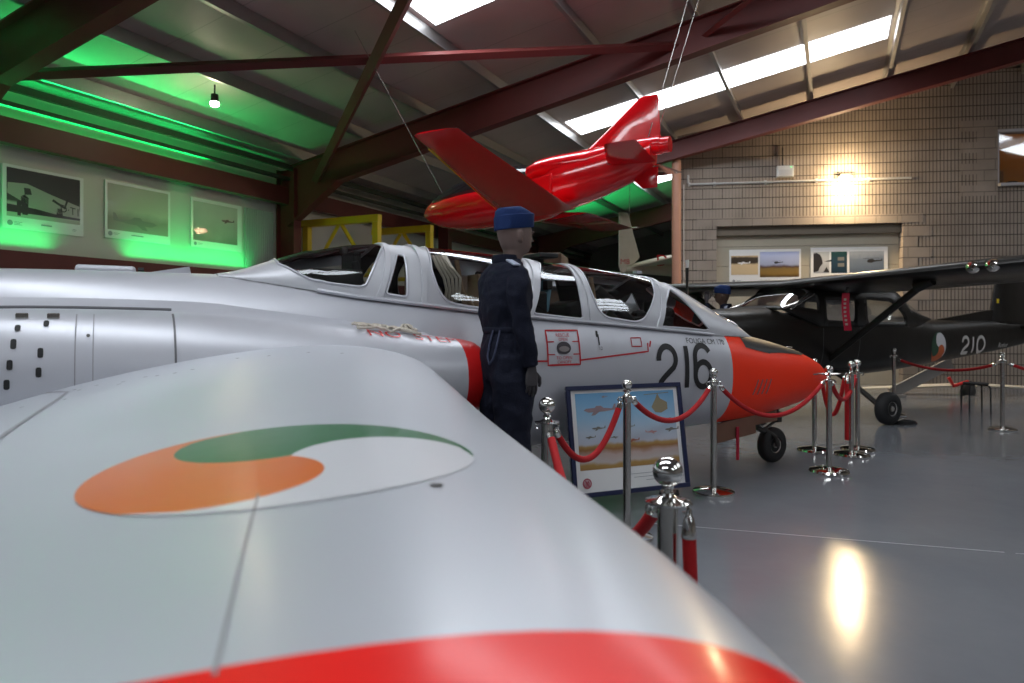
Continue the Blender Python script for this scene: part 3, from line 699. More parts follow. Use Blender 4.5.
ss = [0, .015, .04, .08, .13, .2, .3, .42, .56, .72, .9, 1.05, 1.15, 1.2, 1.23]+[1.3+.1*i for i in range(43)]+[5.6, 5.68, 5.74, 5.79, 5.85, 6.0]+[6.2+.2*i for i in range(18)]+[9.8, 9.9, 10.0]
SPL = 1.60     # grey skin begins here, red nose in front
def slab(s_list, name, m, n=96, caps=True):
    q = MB(); q.loft([fring(s, n) for s in s_list], caps); return q.build(name, m, fouga, True)
slab([s for s in ss if s < 1.77]+[1.78], 'nose_cone', M['dayglo'], caps=True)
slab([1.78]+[s for s in ss if s > 1.79], 'fuselage', M['silver'])
# anti-glare panel: black top of the nose between windscreen and tip
q = MB(); rings = []
for i in range(30):
    s = .42+i*(1.24-.42)/29; zt, zb, hw = fsec(s); f = interp([(.42, .40), (.60, .72), (.9, .80), (1.24, .87)], s)[0]
    row = []
    c = (zt+zb)/2; h = (zt-zb)/2; a0 = math.acos(f**(NE/2))
    for k in range(31):
        a = a0+(PI-2*a0)*k/30; row.append((-s, (hw+.004)*math.copysign(abs(math.cos(a))**(2/NE), math.cos(a)), c+(h+.005)*math.sin(a)**(2/NE)))
    rings.append(row)
q.loft(rings, False, closed=False); q.build('anti_glare_panel', M['glare_black'], fouga, True)
q = MB()
for s0 in (1.22, 1.24): pass
# black wrap between the windscreen foot and the red nose
rings = []
for i in range(8):
    s = 1.20+i*.05; row = []
    zt, zb, hw = fsec(s); sl = min(zt, sill(s)+.005); c = (zt+zb)/2; h = (zt-zb)/2; a0 = math.acos(.87**(NE/2))
    for k in range(31):
        a = a0+(PI-2*a0)*k/30; row.append((-s, (hw+.004)*math.copysign(abs(math.cos(a))**(2/NE), math.cos(a)), min(c+(h+.005)*math.sin(a)**(2/NE), sl)))
    rings.append(row)
q.loft(rings, False, closed=False); q.build('windscreen_apron', M['glare_black'], fouga, True)

def side(s, z, off=.004, sgn=1):
    """point on the starboard flank"""
    w = fw(s, z)
    w1, w2 = fw(s, z+.01), fw(s, z-.01); g = (w1-w2)/.02
    n = Vector((0, 1, -g)).normalized()
    return Vector((-s, -sgn*(w+off*n.y), z+off*n.z))
def decal(name, vs2, fs, m, parent=None, off=.004, f=None):
    f = f or side
    return raw(name, [f(v[0], v[1], off) for v in vs2], fs, m, parent or fouga, True)
# numbers 216: rounded strokes, s runs leftwards so mirror u -> s
def num_strokes(paths, s0, z0, sx, sz, w, lean=0.):
    V = []; F = []
    for P, cl in paths:
        vs, fs = ribbon([(x*sx, y*sz) for x, y in P], w, .015, cl); n = len(V)
        V += [(s0-x, z0+y+lean*x) for x, y in [(v[0], v[1]) for v in vs]]; F += [tuple(i+n for i in f) for f in fs]
    return V, F
two = arc(.42, .70, .42, .30, 185, -20, 16)+[(.72, .50), (.30, .30), (.10, .18), (.02, .0), (.9, .0)]
one = [(0, 1.0), (0, 0)]
six = arc(.42, .72, .42, .28, 25, 180, 12)+[(.0, .5), (.0, .3)]+arc(.42, .30, .42, .30, 180, 360, 14)[1:]+arc(.42, .30, .42, .30, 0, 180, 14)[1:]
for P, s0, nm in ((two, 2.635, 'numeral'), (one, 2.33, 'numeral'), (six, 2.235, 'numeral')):
    V, F = num_strokes([(P, False)], s0, .835, .215, .335, .048); decal(nm, V, F, M['black_paint'])
def side_text(s, z, txt, size, m, nm, lean=0., sx=1., f=None, off=.005):
    vs, fs = text_mesh(txt, size)
    decal(nm, [(s-v.x*sx, z+v.y+lean*v.x) for v in vs], fs, m, off=off, f=f)
side_text(2.07, 1.200, 'FOUGA CM 170', .062, M['black_paint'], 'type_stencil', lean=-.05, sx=1.1)
# red rescue panel with round window, red line and small boxes
def rect(s0, z0, s1, z1, w, skew=0.): return ribbon([(s0, z0), (s1, z0+skew), (s1, z1+skew), (s0, z1)], w, .03, True)
for a in (rect(3.68, 1.056, 3.40, 1.30, .013), ribbon([(3.68, 1.13), (3.62, 1.13)], .008), ribbon([(3.46, 1.13), (3.40, 1.13)], .008), ribbon([(3.68, 1.22), (3.62, 1.22)], .008), ribbon([(3.46, 1.22), (3.40, 1.22)], .008)):
    decal('rescue_panel_outline', a[0], a[1], M['red_paint'])
side_text(3.54, 1.265, 'RESCUE', .035, M['red_paint'], 'rescue_stencil'); side_text(3.54, 1.235, 'OPEN', .03, M['red_paint'], 'rescue_stencil')
side_text(3.54, 1.105, 'TO OPEN', .032, M['red_paint'], 'rescue_stencil'); side_text(3.54, 1.075, 'CANOPY', .03, M['red_paint'], 'rescue_stencil')
cv = [(3.54+.062*math.cos(2*PI*k/24), 1.175+.045*math.sin(2*PI*k/24)) for k in range(24)]
decal('rescue_port', cv, [tuple(range(24))], mat('rescue_port_glass', (.09, .08, .09), .2), off=.006)
cv = [(3.54+.045*math.cos(2*PI*k/20), 1.168+.02*math.sin(2*PI*k/20)) for k in range(20)]
decal('rescue_handle', cv, [tuple(range(20))], mat('rescue_handle_grey', (.3, .27, .27), .3, .5), off=.009)
a = ribbon([(4.25, 1.10), (3.68, 1.085)], .012, .04); decal('red_guide_line', a[0], a[1], M['red_paint'])
a = ribbon([(3.40, 1.085), (2.74, 1.135), (2.735, 1.20)], .012, .04); decal('red_guide_line', a[0], a[1], M['red_paint'])
a = rect(2.90, 1.175, 2.80, 1.24, .009, .0); decal('release_box_outline', a[0], a[1], M['red_paint'])
a = ribbon([(2.72, 1.17), (2.70, 1.215)], .014, .02); decal('small_red_arrow', a[0], a[1], M['red_paint'])
for P in (ribbon([(3.215, 1.27), (3.215, 1.19)], .012), ribbon([(3.225, 1.25), (3.222, 1.295)], .018)): decal('black_arrow_mark', P[0], P[1], M['black_paint'])
side_text(3.205, 1.165, '12', .035, M['black_paint'], 'stencil_mark')
# panel joints round the body
def hoop(s, z0, z1, w=.006, m='panel_line', off=.002, name='panel_joint'):
    a = ribbon([(s, z0), (s, z1)], w, .03); decal(name, a[0], a[1], M[m], off=off)
hoop(4.02, .7, 1.36, .004, 'panel_soft'); 
# nose vents, pitot
for k in range(4):
    a = ribbon([(1.50-.062*k, .73), (1.44-.062*k, .86)], .013, .02); decal('nose_vent_slot', a[0], a[1], M['panel_line'], off=.003)
a = ribbon([(.52, .865), (.28, .86)], .012, .03); decal('nose_seam', a[0], a[1], M['panel_line'])
q = MB(); 
p0 = side(.40, .865, 0); q.tube([p0, p0+Vector((.02, -.06, .0)), p0+Vector((.20, -.10, .0))], [.010, .010, .008], 8)
q.build('pitot_tube', M['chrome'], fouga, True)
q = MB(); q.box((-.50, .0, 1.112), (.07, .02, .03)); q.build('nose_top_light', M['chrome'], fouga, bevel=.004)

# canopy hull -------------------------------------------------------------
CT = [(1.24, 1.235), (1.41, 1.35), (1.62, 1.452), (1.95, 1.600), (2.26, 1.725), (2.45, 1.765), (2.65, 1.79), (3.11, 1.828), (3.44, 1.840), (3.87, 1.878), (4.42, 1.903), (4.71, 1.908), (4.92, 1.893), (5.15, 1.850), (5.45, 1.753), (5.70, 1.668), (5.79, 1.652)]
CW = [(1.24, .16), (1.6, .28), (2.0, .345), (2.6, .385), (3.4, .40), (4.4, .40), (5.0, .36), (5.5, .26), (5.79, .14)]
CPZ, CPY = 1., .92
def csec(s):
    zt = cinterp(CT, s)[0]; zs = min(sill(s), zt-.004) if sill(s) < 3 else zt-.02
    return zt-.015*(1 if 1.6 < s < 5.2 else 0), zs-.004, fw(s, zs-.004)+.006
def canopy(s, v, off=0.):
    zt, zs, w = csec(s); th = v*PI/2*1.0
    y = (w+off)*math.copysign(abs(math.sin(th))**CPY, math.sin(th)); z = zs+(zt-zs+off)*abs(math.cos(th))**CPZ
    return Vector((-s, -y, z))
def vz(s, z):
    zt, zs, w = csec(s); r = min(1., max(0.0, (z-zs)/(zt-zs))); return math.acos(min(1, r**(1/CPZ)))/(PI/2)
def wrapwin(pts, mirror=True):
    """pts listed (s,z) down and along one flank, from the crown back to the crown"""
    P = [(s, vz(s, z)) for s, z in pts]
    return P+[(s, -v) for s, v in reversed(P) if abs(v) > .02]
def wrapv(P): return P+[(s, -v) for s, v in reversed(P)]
A_w = wrapv([(4.77, .23), (4.96, .87), (5.11, .87), (5.19, .86), (5.29, .84), (5.37, .70), (5.45, .45)])
B_w = [(4.71, .42), (4.66, .44), (4.69, .93), (4.83, .92)]
C_w = wrapv([(4.44, .08), (4.50, .61), (4.48, .79), (4.44, .90), (4.38, .94), (4.29, .95), (3.87, .95), (3.82, .72), (3.70, .27)])
D_w = wrapv([(3.55, .25), (3.69, .64), (3.76, .95), (3.33, .96), (3.33, .71), (3.29, .26)])
E_w = wrapv([(3.21, .32), (3.22, .61), (3.20, .78), (3.17, .86), (3.11, .92), (2.82, .94), (2.73, .90), (2.64, .76), (2.55, .58), (2.47, .29)])
F_w = [(2.32, .40), (2.24, .51), (1.99, .91), (2.03, .94), (2.56, .96), (2.54, .82)]
G_w = [(2.24, .26), (2.24, -.26), (1.50, -.62), (1.50, .62)]
holes = [roundpoly(A_w, .05), roundpoly(B_w, .03), roundpoly([(s, -v) for s, v in B_w], .03), roundpoly(C_w, .05), roundpoly(D_w, .03), roundpoly(E_w, .05), roundpoly(F_w, .03), roundpoly([(s, -v) for s, v in F_w], .03), roundpoly(G_w, .05)]
names = ['rear_fairing_glass', 'quarter_glass', 'quarter_glass', 'rear_canopy_glass', 'rear_canopy_glass', 'front_canopy_glass', 'side_windscreen', 'side_windscreen', 'front_windscreen']
sk, panes, loops = shell_with_windows(canopy, 1.24, 5.79, -1, 1, holes, .06, .07)
cf = raw('canopy_frame', sk[0], sk[1], M['frame_silver'], fouga, True)
sk2, _p, _l = shell_with_windows(lambda s, v: canopy(s, v, -.012), 1.24, 5.79, -1, 1, holes, .06, .07); raw('canopy_lining', sk2[0], sk2[1], M['lining'], cf, True)
for (vs, fs), nm in zip(panes, names):
    if fs: raw(nm, vs, fs, M['glass'], cf, True)
# raised rim round each pane and the transverse bows
for lp, nm in zip(loops, names):
    q = MB(); 
    P = [Vector(p) for p in lp]; P.append(P[0]); q.tube(P, .009, 6, caps=False); q.build('glazing_rim', M['silver'], cf, True)
for fb, w_ in ((lambda v: 3.62+.19*v*v, .035), (lambda v: 3.25+.0*v, .022), (lambda v: 2.40+.19*v*v, .03), (lambda v: 4.54+.04*v*v, .022), (lambda v: 4.75+.13*v*v, .022)):
    q = MB(); rings = []
    for i in range(41):
        v = -1+2*i/40; s = fb(v)
        rings.append([canopy(s-w_, v, .003), canopy(s-w_*.8, v, .012), canopy(s+w_*.8, v, .012), canopy(s+w_, v, .003)])
    q.loft(rings, True); q.build('canopy_bow', M['frame_silver'], cf, True)
# sill rail along the starboard side
q = MB()
q.tube([canopy(s, .985, .008) for s in [1.95+.1*i for i in range(34)]], .014, 6); q.build('canopy_sill', M['silver'], cf, True)
q = MB(); q.tube([canopy(s, -.985, .008) for s in [1.95+.1*i for i in range(34)]], .014, 6); q.build('canopy_sill', M['silver'], cf, True)
# mirror/rear-view unit on the canopy crown (black, seen beside the mannequin's neck)
q = MB(); zt = csec(3.86)[0]
q.box((-3.42, .05, csec(3.42)[0]+.055), (.17, .30, .035)); q.box((-3.42, .05, csec(3.42)[0]+.02), (.06, .06, .06)); q.build('rear_view_mirror', M['matt_black'], cf, bevel=.008)
q = MB(); q.box((-2.62, -.19, csec(2.62)[0]+.0), (.0+.05, .05, .02)); q.build('canopy_catch', M['silver'], cf)

# cockpit contents
q = MB()
rings = [[(-s, -csec(s)[2]*.93, csec(s)[1]-.01), (-s, csec(s)[2]*.93, csec(s)[1]-.01)] for s in [1.5+.2*i for i in range(21)]]
q.loft(rings, False, closed=False); q.build('cockpit_tub', M['seat_grey'], fouga, fix=False)
def seat(s0, zb):
    q = MB(); T = Matrix.Rotation(R(-16), 3, 'Y')
    q.box((-s0, 0, zb+.18), (.10, .36, .42), M3=T); q.box((-s0-.09, 0, zb+.02), (.14, .30, .30), M3=T); q.box((-s0+.18, 0, zb-.02), (.34, .38, .10))
    o = q.build('ejection_seat', M['matt_black'], fouga, bevel=.03)
    h = MB(); h.box((-s0-.06, 0, zb+.36), (.10, .25, .13), M3=T); h.build('headrest', M['seat_grey'], o, bevel=.03)
    h = MB(); h.tube([(-s0+.06, .12, zb+.36), (-s0+.1, .12, zb+.15), (-s0+.22, .1, zb)], .018, 6); h.tube([(-s0+.06, -.12, zb+.36), (-s0+.1, -.12, zb+.15), (-s0+.22, -.1, zb)], .018, 6); h.build('seat_harness', M['tan_leather'], o, True)
seat(3.10, 1.36); seat(4.28, 1.44)
q = MB(); q.box((-2.42, 0, 1.33), (.30, .50, .16)); q.tube([(-2.35, .18, 1.42), (-2.22, .18, 1.43)], .05, 12); q.tube([(-2.35, -.16, 1.42), (-2.22, -.16, 1.44)], .055, 12); q.box((-2.30, 0, 1.50), (.06, .16, .10)); q.build('instrument_coaming', M['matt_black'], fouga, bevel=.02)
q = MB(); q.tube([(-2.62, -.10, 1.36), (-2.78, -.06, 1.52), (-2.92, -.04, 1.64)], [.05, .045, .035], 10); q.tube([(-2.86, -.22, 1.60), (-2.74, .1, 1.62)], .02, 8); q.build('gunsight', M['matt_black'], fouga, True)
q = MB(); q.box((-3.62, 0, 1.47), (.18, .5, .24)); q.box((-3.60, .0, 1.64), (.10, .34, .16)); q.build('rear_instrument_panel', M['matt_black'], fouga, bevel=.02)
q = MB(); q.box((-3.50, -.16, 1.56), (.035, .13, .25), M3=Matrix.Rotation(R(8), 3, 'Y')); q.build('pale_blue_pad', M['cyan_cloth'], fouga, bevel=.02)
q = MB(); q.box((-3.50, -.20, 1.64), (.05, .07, .07)); q.build('gauge', M['dark_metal'], fouga, bevel=.01)
q = MB(); q.box((-3.96, .10, 1.56), (.04, .18, .32)); q.build('tan_sheet', M['tan_leather'], fouga)
q = MB(); q.box((-5.08, 0, 1.62), (.34, .34, .16)); q.box((-4.93, .05, 1.72), (.05, .3, .22)); q.tube([(-4.9, -.1, 1.56), (-4.95, -.1, 1.76)], .03, 8); q.build('radio_shelf', M['matt_black'], fouga, bevel=.02)
q = MB(); q.box((-4.76, -.12, 1.66), (.08, .14, .22)); q.build('black_box', M['matt_black'], fouga, bevel=.02)
# coiled cord hanging at the rear canopy
q = MB()
for k in range(5):
    x = -4.40+.018*k; y = -.24-.014*k
    q.tube([(x-.03, y+.06, 1.815), (x-.02, y, 1.74), (x+.02+.03*(k/5), y-.02, 1.66), (x+.035, y-.03, 1.58), (x+.03, y-.02, 1.50)], .011, 6)
q.build('cord_bundle', M['rope_cream'], fouga, True)
q = MB(); q.lathe([(.115, 0), (.12, .008), (.125, 0)], (-4.3, -.05, 1.55), 20); 

# engine nacelles -----------------------------------------------------------
NS = [(4.33, 1.215, .80, .60, .24), (4.36, 1.235, .79, .60, .262), (4.42, 1.25, .78, .60, .275), (4.7, 1.285, .76, .585, .30), (5.1, 1.33, .74, .57, .32), (5.6, 1.375, .72, .55, .335), (6.05, 1.408, .71, .53, .345), (6.6, 1.415, .72, .51, .345), (7.0, 1.405, .76, .49, .33), (7.35, 1.37, .82, .46, .29), (7.6, 1.33, .88, .44, .24)]
def nsec(s): return cinterp(NS, s)
def nring(s, sg, n=40, sc=1.):
    zt, zb, wc, r = nsec(s); c = (zt+zb)/2; h = (zt-zb)/2*sc; r *= sc; E = 2.3
    return [(-s, -sg*(wc+r*math.copysign(abs(math.cos(2*PI*k/n))**(2/E), math.cos(2*PI*k/n))), c+h*math.copysign(abs(math.sin(2*PI*k/n))**(2/E), math.sin(2*PI*k/n))) for k in range(n)]
def nw(s, z):
    zt, zb, wc, r = nsec(s); c = (zt+zb)/2; h = (zt-zb)/2; k = min(1., abs((z-c)/h)); return wc+r*(1-k**2.3)**(1/2.3)
def nside(s, z, off=.003):
    w = nw(s, z); g = (nw(s, z+.01)-nw(s, z-.01))/.02; n = Vector((0, 1, -g)).normalized(); return Vector((-s, -(w+off*n.y), z+off*n.z))
for sg in (1, -1):
    q = MB()
    outer = [nring(s, sg) for s in [4.50+.1*i for i in range(32)]]
    q.loft(outer, False); o = q.build('engine_nacelle', M['silver'], fouga, True)
    q = MB(); lip = [nring(4.50, sg), nring(4.42, sg), nring(4.37, sg), nring(4.34, sg, sc=.985), nring(4.335, sg, sc=.95), nring(4.36, sg, sc=.90), nring(4.6, sg, sc=.86)]
    q.loft(lip, False); q.build('intake_lip', M['lip_red'], o, True)
    q = MB(); duct = [nring(4.6, sg, sc=.86), nring(4.75, sg, sc=.7), nring(4.76, sg, sc=.02)]; q.loft(duct, False); q.build('intake_duct', M['matt_black'], o, True)
    q = MB(); q.loft([nring(7.6, sg), nring(7.58, sg, sc=.9), nring(7.3, sg, sc=.8), nring(7.29, sg, sc=.02)], False); q.build('jet_pipe', M['dark_metal'], o, True)
# fairing shoulder between nacelle top and body: filled by a long lofted fillet
for sg in (1, -1):
    q = MB(); rings = []
    for s in [4.6+.15*i for i in range(20)]:
        zt, zb, wc, r = nsec(s); row = []
        f = min(1, (s-4.6)/1.2)
        y0 = fw(s, zt+.10)-.02; y1 = wc+.05
        for k in range(7):
            t = k/6; row.append((-s, -sg*(y0+(y1-y0)*t), zt+.10*(1-t)**2*(.35+.65*f)-.004))
        rings.append(row)
    q.loft(rings, False, closed=False); q.build('nacelle_fillet', M['silver'], fouga, True)
def nline(P, w, m='panel_line', off=.002, nm='nacelle_seam'):
    a = ribbon(P, w, .02); raw(nm, [nside(v[0], v[1], off) for v in a[0]], a[1], M[m], fouga, True)
nline([(6.06, 1.395), (6.06, .86)], .010); nline([(6.47, 1.39), (6.47, .86)], .005, 'panel_soft'); nline([(6.40, 1.39), (6.40, .86)], .004, 'panel_soft')
q = MB(); q.tube([(-s, -(nsec(s)[2]+.02), nsec(s)[0]+.012) for s in [6.06+.08*i for i in range(19)]], .008, 6); q.build('engine_bay_seam', M['panel_line'], fouga, True)
for s_, zz in ((6.69, 1.325), (6.70, 1.255), (6.71, 1.165), (6.72, 1.08), (6.585, 1.345), (6.60, 1.215), (6.605, 1.13)):
    h = .014 if zz > 1.3 else .022
    V = roundpoly([(s_-.011, zz-h), (s_+.011, zz-h), (s_+.011, zz+h), (s_-.011, zz+h)], .009, 3)
    raw('cooling_vent', [nside(a, b, .003) for a, b in V], [tuple(range(len(V)))], M['matt_black'], fouga)
for s_ in (6.56, 6.68):
    q = MB(); p = nside(s_, 1.375, .008); q.box(p, (.05, .02, .025)); q.build('cowl_catch', M['steel'], fouga, bevel=.004)
V = [(6.42+.008*math.cos(2*PI*k/10), 1.29+.008*math.sin(2*PI*k/10)) for k in range(10)]
raw('cowl_screw', [nside(a, b, .003) for a, b in V], [tuple(range(10))], M['dark_metal'], fouga)
# NO STEP stencil and cord on the nacelle shoulder
def ntop(s, w, off=.004):
    zt, zb, wc, r = nsec(s); c = (zt+zb)/2; h = (zt-zb)/2; k = min(.999, abs((w-wc)/r)); return Vector((-s, -w, c+h*(1-k**2.3)**(1/2.3)+off))
for word, dx in (('NO', -.20), ('STEP', .115)):
    vs, fs = text_mesh(word, .125)
    bmx = bmesh.new()
    for v in vs: bmx.verts.new((v.x*1.06+dx, v.y, 0))
    bmx.verts.ensure_lookup_table()
    for f in fs:
        try: bmx.faces.new([bmx.verts[i] for i in f])
        except ValueError: pass
    bmesh.ops.triangulate(bmx, faces=bmx.faces[:]); bmesh.ops.subdivide_edges(bmx, edges=bmx.edges[:], cuts=2)
    mm = bpy.data.meshes.new('no_step_stencil'); bmx.to_mesh(mm); bmx.free()
    for v in mm.vertices: v.co = ntop(4.77-v.co.x, .74-v.co.y*.85, .005)
    link('no_step_stencil', mm, fouga, M['lip_red'])
q = MB()
for k in range(4):
    pts = []
    for i in range(15):
        s = 5.12-.38*i/14; w = .71-.028*k+.025*math.sin(i*1.1+k*1.7); pts.append(ntop(s, w, .014+.012*abs(math.sin(i*.9+k))))
    q.tube(pts, .010, 6)
for i in range(5):
    a = i*1.25; pts = [ntop(4.80+.035*math.cos(a+b)*b, .66+.035*math.sin(a+b)*b, .03+.02*math.sin(b*3)) for b in (0, .4, .8, 1.2)]; q.tube(pts, .009, 6)
q.build('tie_cord', M['rope_cream'], fouga, True)

# spine fittings
q = MB(); q.box((-6.36, .02, 1.655), (.30, .07, .05)); q.build('spine_light', M['silver'], fouga, bevel=.02)
q = MB(); q.tube([(-6.2, .02, 1.66), (-6.17, .02, 1.66)], .015, 8); q.build('spine_light_cap', M['matt_black'], fouga)
q = MB(); q.prism([(-5.92, 1.64), (-6.18, 1.64), (-5.93, 1.69)], .02); q.build('spine_fin', M['silver'], fouga)
q = MB(); q.prism([(-7.02, 1.62), (-7.22, 1.62), (-7.22, 1.78), (-7.14, 1.80)], .02); q.build('blade_aerial', M['silver'], fouga)
# V tail
for sg in (1, -1):
    q = MB(); rings = []
    for t in (0, .5, 1.):
        s0 = 8.75+.45*t; ch = 1.0-.35*t; y = sg*(.08+1.15*t); z = 1.45+.95*t; n = Vector((0, -sg*.62, .78))
        row = []
        for k in range(16):
            a = 2*PI*k/16; x = s0+ch*(.5-.5*math.cos(a)); th = .05*math.sin(a)*(1-.3*t)*(1.2-(x-s0)/ch)
            row.append(Vector((-x, y, z))+n*th)
        rings.append(row)
    q.loft(rings, True); q.build('tail_surface', M['silver'], fouga, True)

# ------------------------------------------------------------------ wings
WR = Vector((-.48, 4.24)); WL = Vector((.225, -.974)); WB = Vector((-.866, -.5))
def wch(u): return 2.50-.345*u
def gprof(x):
    x = min(1., max(0., x)); return 10*(.2969*math.sqrt(x)-.126*x-.3516*x*x+.2843*x**3-.1036*x**4)
WZ = [(-.5, .985), (0, .985), (1., .975), (2.0, .960), (2.6, .950), (3.5, .935), (4.6, .93)]
WT = [(-.5, .29), (0, .265), (1., .200), (2.0, .132), (2.6, .130), (3.3, .134), (4.6, .110)]
def wing_z(u, x, top=True):
    zl = cinterp(WZ, u)[0]; T = cinterp(WT, u)[0]; zl -= .14*max(0, x)**3*max(0., 1-max(0, u)/1.6); return zl+T*gprof(x) if top else zl-T*.62*gprof(x)
def wing_pt(u, x, top=True, off=0.):
    p = WR+WL*u+WB*(x*wch(u)+.17*max(0., u-3.2)**2); return Vector((p.x, p.y, wing_z(u, x, top)+off))
def wing_uc(X, Y):
    d = Vector((X, Y))-WR; det = WL.x*WB.y-WL.y*WB.x
    u = (d.x*WB.y-d.y*WB.x)/det; c = (WL.x*d.y-WL.y*d.x)/det; return u, c/wch(u)
def on_wing(X, Y, off=.002):
    u, x = wing_uc(X, Y); return FMI @ Vector((X, Y, wing_z(u, x)+off))
UT0, UT1 = TIP_LE, TIP_TE      # where the red tip begins at the leading / trailing edge
def tipu(x): return UT0+(UT1-UT0)*x+TIP_BULGE*math.sin(PI*min(1., x*1.1))*.0
def wing_ring(f, u0f, u1f, n=36):
    """closed airfoil ring; u goes u0f(x)->u1f(x) by fraction f"""
    out = []
    for k in range(n):
        x = .5-.5*math.cos(PI*k/n); x = x; u = u0f(x)+(u1f(x)-u0f(x))*f; out.append(wing_pt(u, x, True))
    for k in range(n):
        x = .5+.5*math.cos(PI*k/n); u = u0f(x)+(u1f(x)-u0f(x))*f; out.append(wing_pt(u, x, False))
    return out
for mirror in (False, True):
    def tr(P):
        P = [FMI @ Vector(p) for p in P]
        return [Vector((p.x, -p.y, p.z)) for p in P] if mirror else P
    q = MB(); q.loft([tr(wing_ring(i/24, lambda x: -.55, tipu)) for i in range(25)], True); wing = q.build('wing', M['wing_silver'], fouga, True)
    q = MB(); rings = []
    for i in range(12):
        f = i/11; a = math.sin(f*PI/2); sc = math.cos(f*PI/2*.97)**.6
        ring = wing_ring(0, lambda x: tipu(x)+.62*a, lambda x: 0)
        c = sum((Vector(p) for p in ring), Vector())/len(ring)
        rings.append(tr([Vector((p.x, p.y, c.z+(p.z-c.z)*sc)) for p in ring]))
    q.loft(rings, True); q.build('wing_tip', M['wing_red'], wing, True)
def wribbon(P, w, m, nm, off=.0022, d=.03):
    a = ribbon(P, w, d); return raw(nm, [on_wing(v[0], v[1], off) for v in a[0]], a[1], M[m], fouga, True)
def ux(u, x): 
    p = WR+WL*u+WB*(x*wch(u)); return (p.x, p.y)
# seams: flap/aileron gap, rear spar line, tip joint
wribbon([ux(.18, .80), ux(.60, .745), ux(.9, .75), ux(2.05, .79)], .014, 'panel_soft', 'flap_gap')
wribbon([(-.405, 1.09), (-.33, .84), (-.24, .55)], .004, 'panel_soft', 'spar_seam', d=.05)
for k, (u, x) in enumerate([(.62, .70), (.58, .735), (.66, .725), (.70, .62), (.72, .655), (.74, .60), (.76, .57), (.74, .54), (.79, .66), (.60, .40), (.55, .46), (.58, .32), (.64, .25), (.85, .80), (.95, .735)]):
    p = ux(u, x); V = [(p[0]+.009*math.cos(2*PI*j/8), p[1]+.009*math.sin(2*PI*j/8)) for j in range(8)]
    raw('wing_screw', [on_wing(a, b, .002) for a, b in V], [tuple(range(8))], M['panel_line'], fouga)
u_, c_u = wing_uc(-.126, 1.052)
V = [(-.125+.012*math.cos(2*PI*j/14), 1.13+.012*math.sin(2*PI*j/14)) for j in range(14)]
raw('wing_plug', [on_wing(a, b, .002) for a, b in V], [tuple(range(14))], M['dark_metal'], fouga)
# roundel on the wing
RC = Vector(ROUNDEL_C); RR = ROUNDEL_R
nr, na = 26, 22
for name, m, ph0, ph1 in (('roundel_green', 'green', RA[0], RA[1]), ('roundel_orange', 'orange', RA[1], RA[2]), ('roundel_white', 'white', RA[2], RA[0]+360)):
    vs = []; fs = []
    for i in range(nr+1):
        r = max(.002, i/nr)
        for j in range(na+1):
            ph = R(ph0+(ph1-ph0)*j/na)+math.acos(min(1, r)); vs.append(on_wing(RC.x+RR*r*math.cos(ph), RC.y+RR*r*math.sin(ph), .0016))
    for i in range(nr):
        for j in range(na):
            a = i*(na+1)+j; fs.append((a, a+1, a+na+2, a+na+1))
    raw(name, vs, fs, M[m], fouga, True)

# undercarriage
q = MB(); zb = .50
q.tube([(-1.02, 0, .60), (-.98, 0, .36)], .035, 10); q.tube([(-.98, 0, .36), (-.86, .0, .30)], .028, 8); 
q.tube([(-.86, .0, .33), (-.80, .07, .26), (-.76, .07, .175)], .022, 8); q.tube([(-.86, .0, .33), (-.80, -.07, .26), (-.76, -.07, .175)], .022, 8)
q.tube([(-.76, -.085, .175), (-.76, .085, .175)], .018, 8); q.tube([(-.70, -.02, .56), (-.92, -.02, .38)], .018, 8)
q.box((-.93, 0, .42), (.07, .10, .07)); q.box((-.70, -.02, .44), (.06, .05, .10)); q.tube([(-.66, 0, .58), (-.70, 0, .40), (-.84, 0, .34)], .015, 8)
ng = q.build('nose_leg', M['dark_metal'], fouga, True)
wheel('nose_wheel', .172, .115, fouga, (-.76, 0, .172), .42)
q = MB(); q.box((-1.45, -.17, .40), (.50, .015, .17), M3=Matrix.Rotation(R(-6), 3, 'Y')); q.box((-1.10, -.16, .47), (.42, .015, .10), M3=Matrix.Rotation(R(-4), 3, 'Y')); q.build('nose_gear_door', M['brown_panel'], fouga)
q = MB(); q.box((-1.45, -.19, .27), (.035, .006, .30)); q.build('safety_streamer', M['ext_red'], fouga)
q = MB()
for sg in (1, -1):
    q = MB(); q.tube([(-5.75, -sg*1.7, .92), (-5.75, -sg*1.7, .25)], .045, 10); q.tube([(-5.75, -sg*1.64, .25), (-5.75, -sg*1.86, .25)], .025, 8); q.build('main_leg', M['steel'], fouga, True)
    wheel('main_wheel', .25, .15, fouga, (-5.75, -sg*1.82, .25), .45)
# ================================================================== DARK HIGH-WING LIGHT AIRCRAFT
# local frame: x = -s, y to port (the flank we see), z up
CN = Vector((4.5, 10.2, 0)); CA = R(-152)
ces = thing('light_aircraft', 'dark high-wing light aircraft numbered 210 parked by the block wall', 'aircraft', CN, CA)
CF = [(-2.40, 1.42, .98, .18), (-2.36, 1.47, .92, .34), (-2.2, 1.525, .84, .44), (-1.8, 1.565, .72, .50), (-1.25, 1.60, .62, .545), (-.6, 1.75, .575, .56), (.3, 1.80, .575, .56), (1.2, 1.72, .60, .535), (1.9, 1.56, .64, .45), (2.5, 1.43, .69, .37), (3.3, 1.42, .745, .28), (4.4, 1.41, .83, .17), (5.4, 1.40, .93, .11), (6.9, 1.37, 1.12, .04)]
CS = [(-9, 9.), (-1.30, 9.), (-1.22, 1.545), (-.6, 1.32), (1.45, 1.31), (1.9, 1.33), (2.28, 1.43), (2.36, 9.), (9, 9.)]
CE = 3.0
def cfs(s): return cinterp(CF, s)
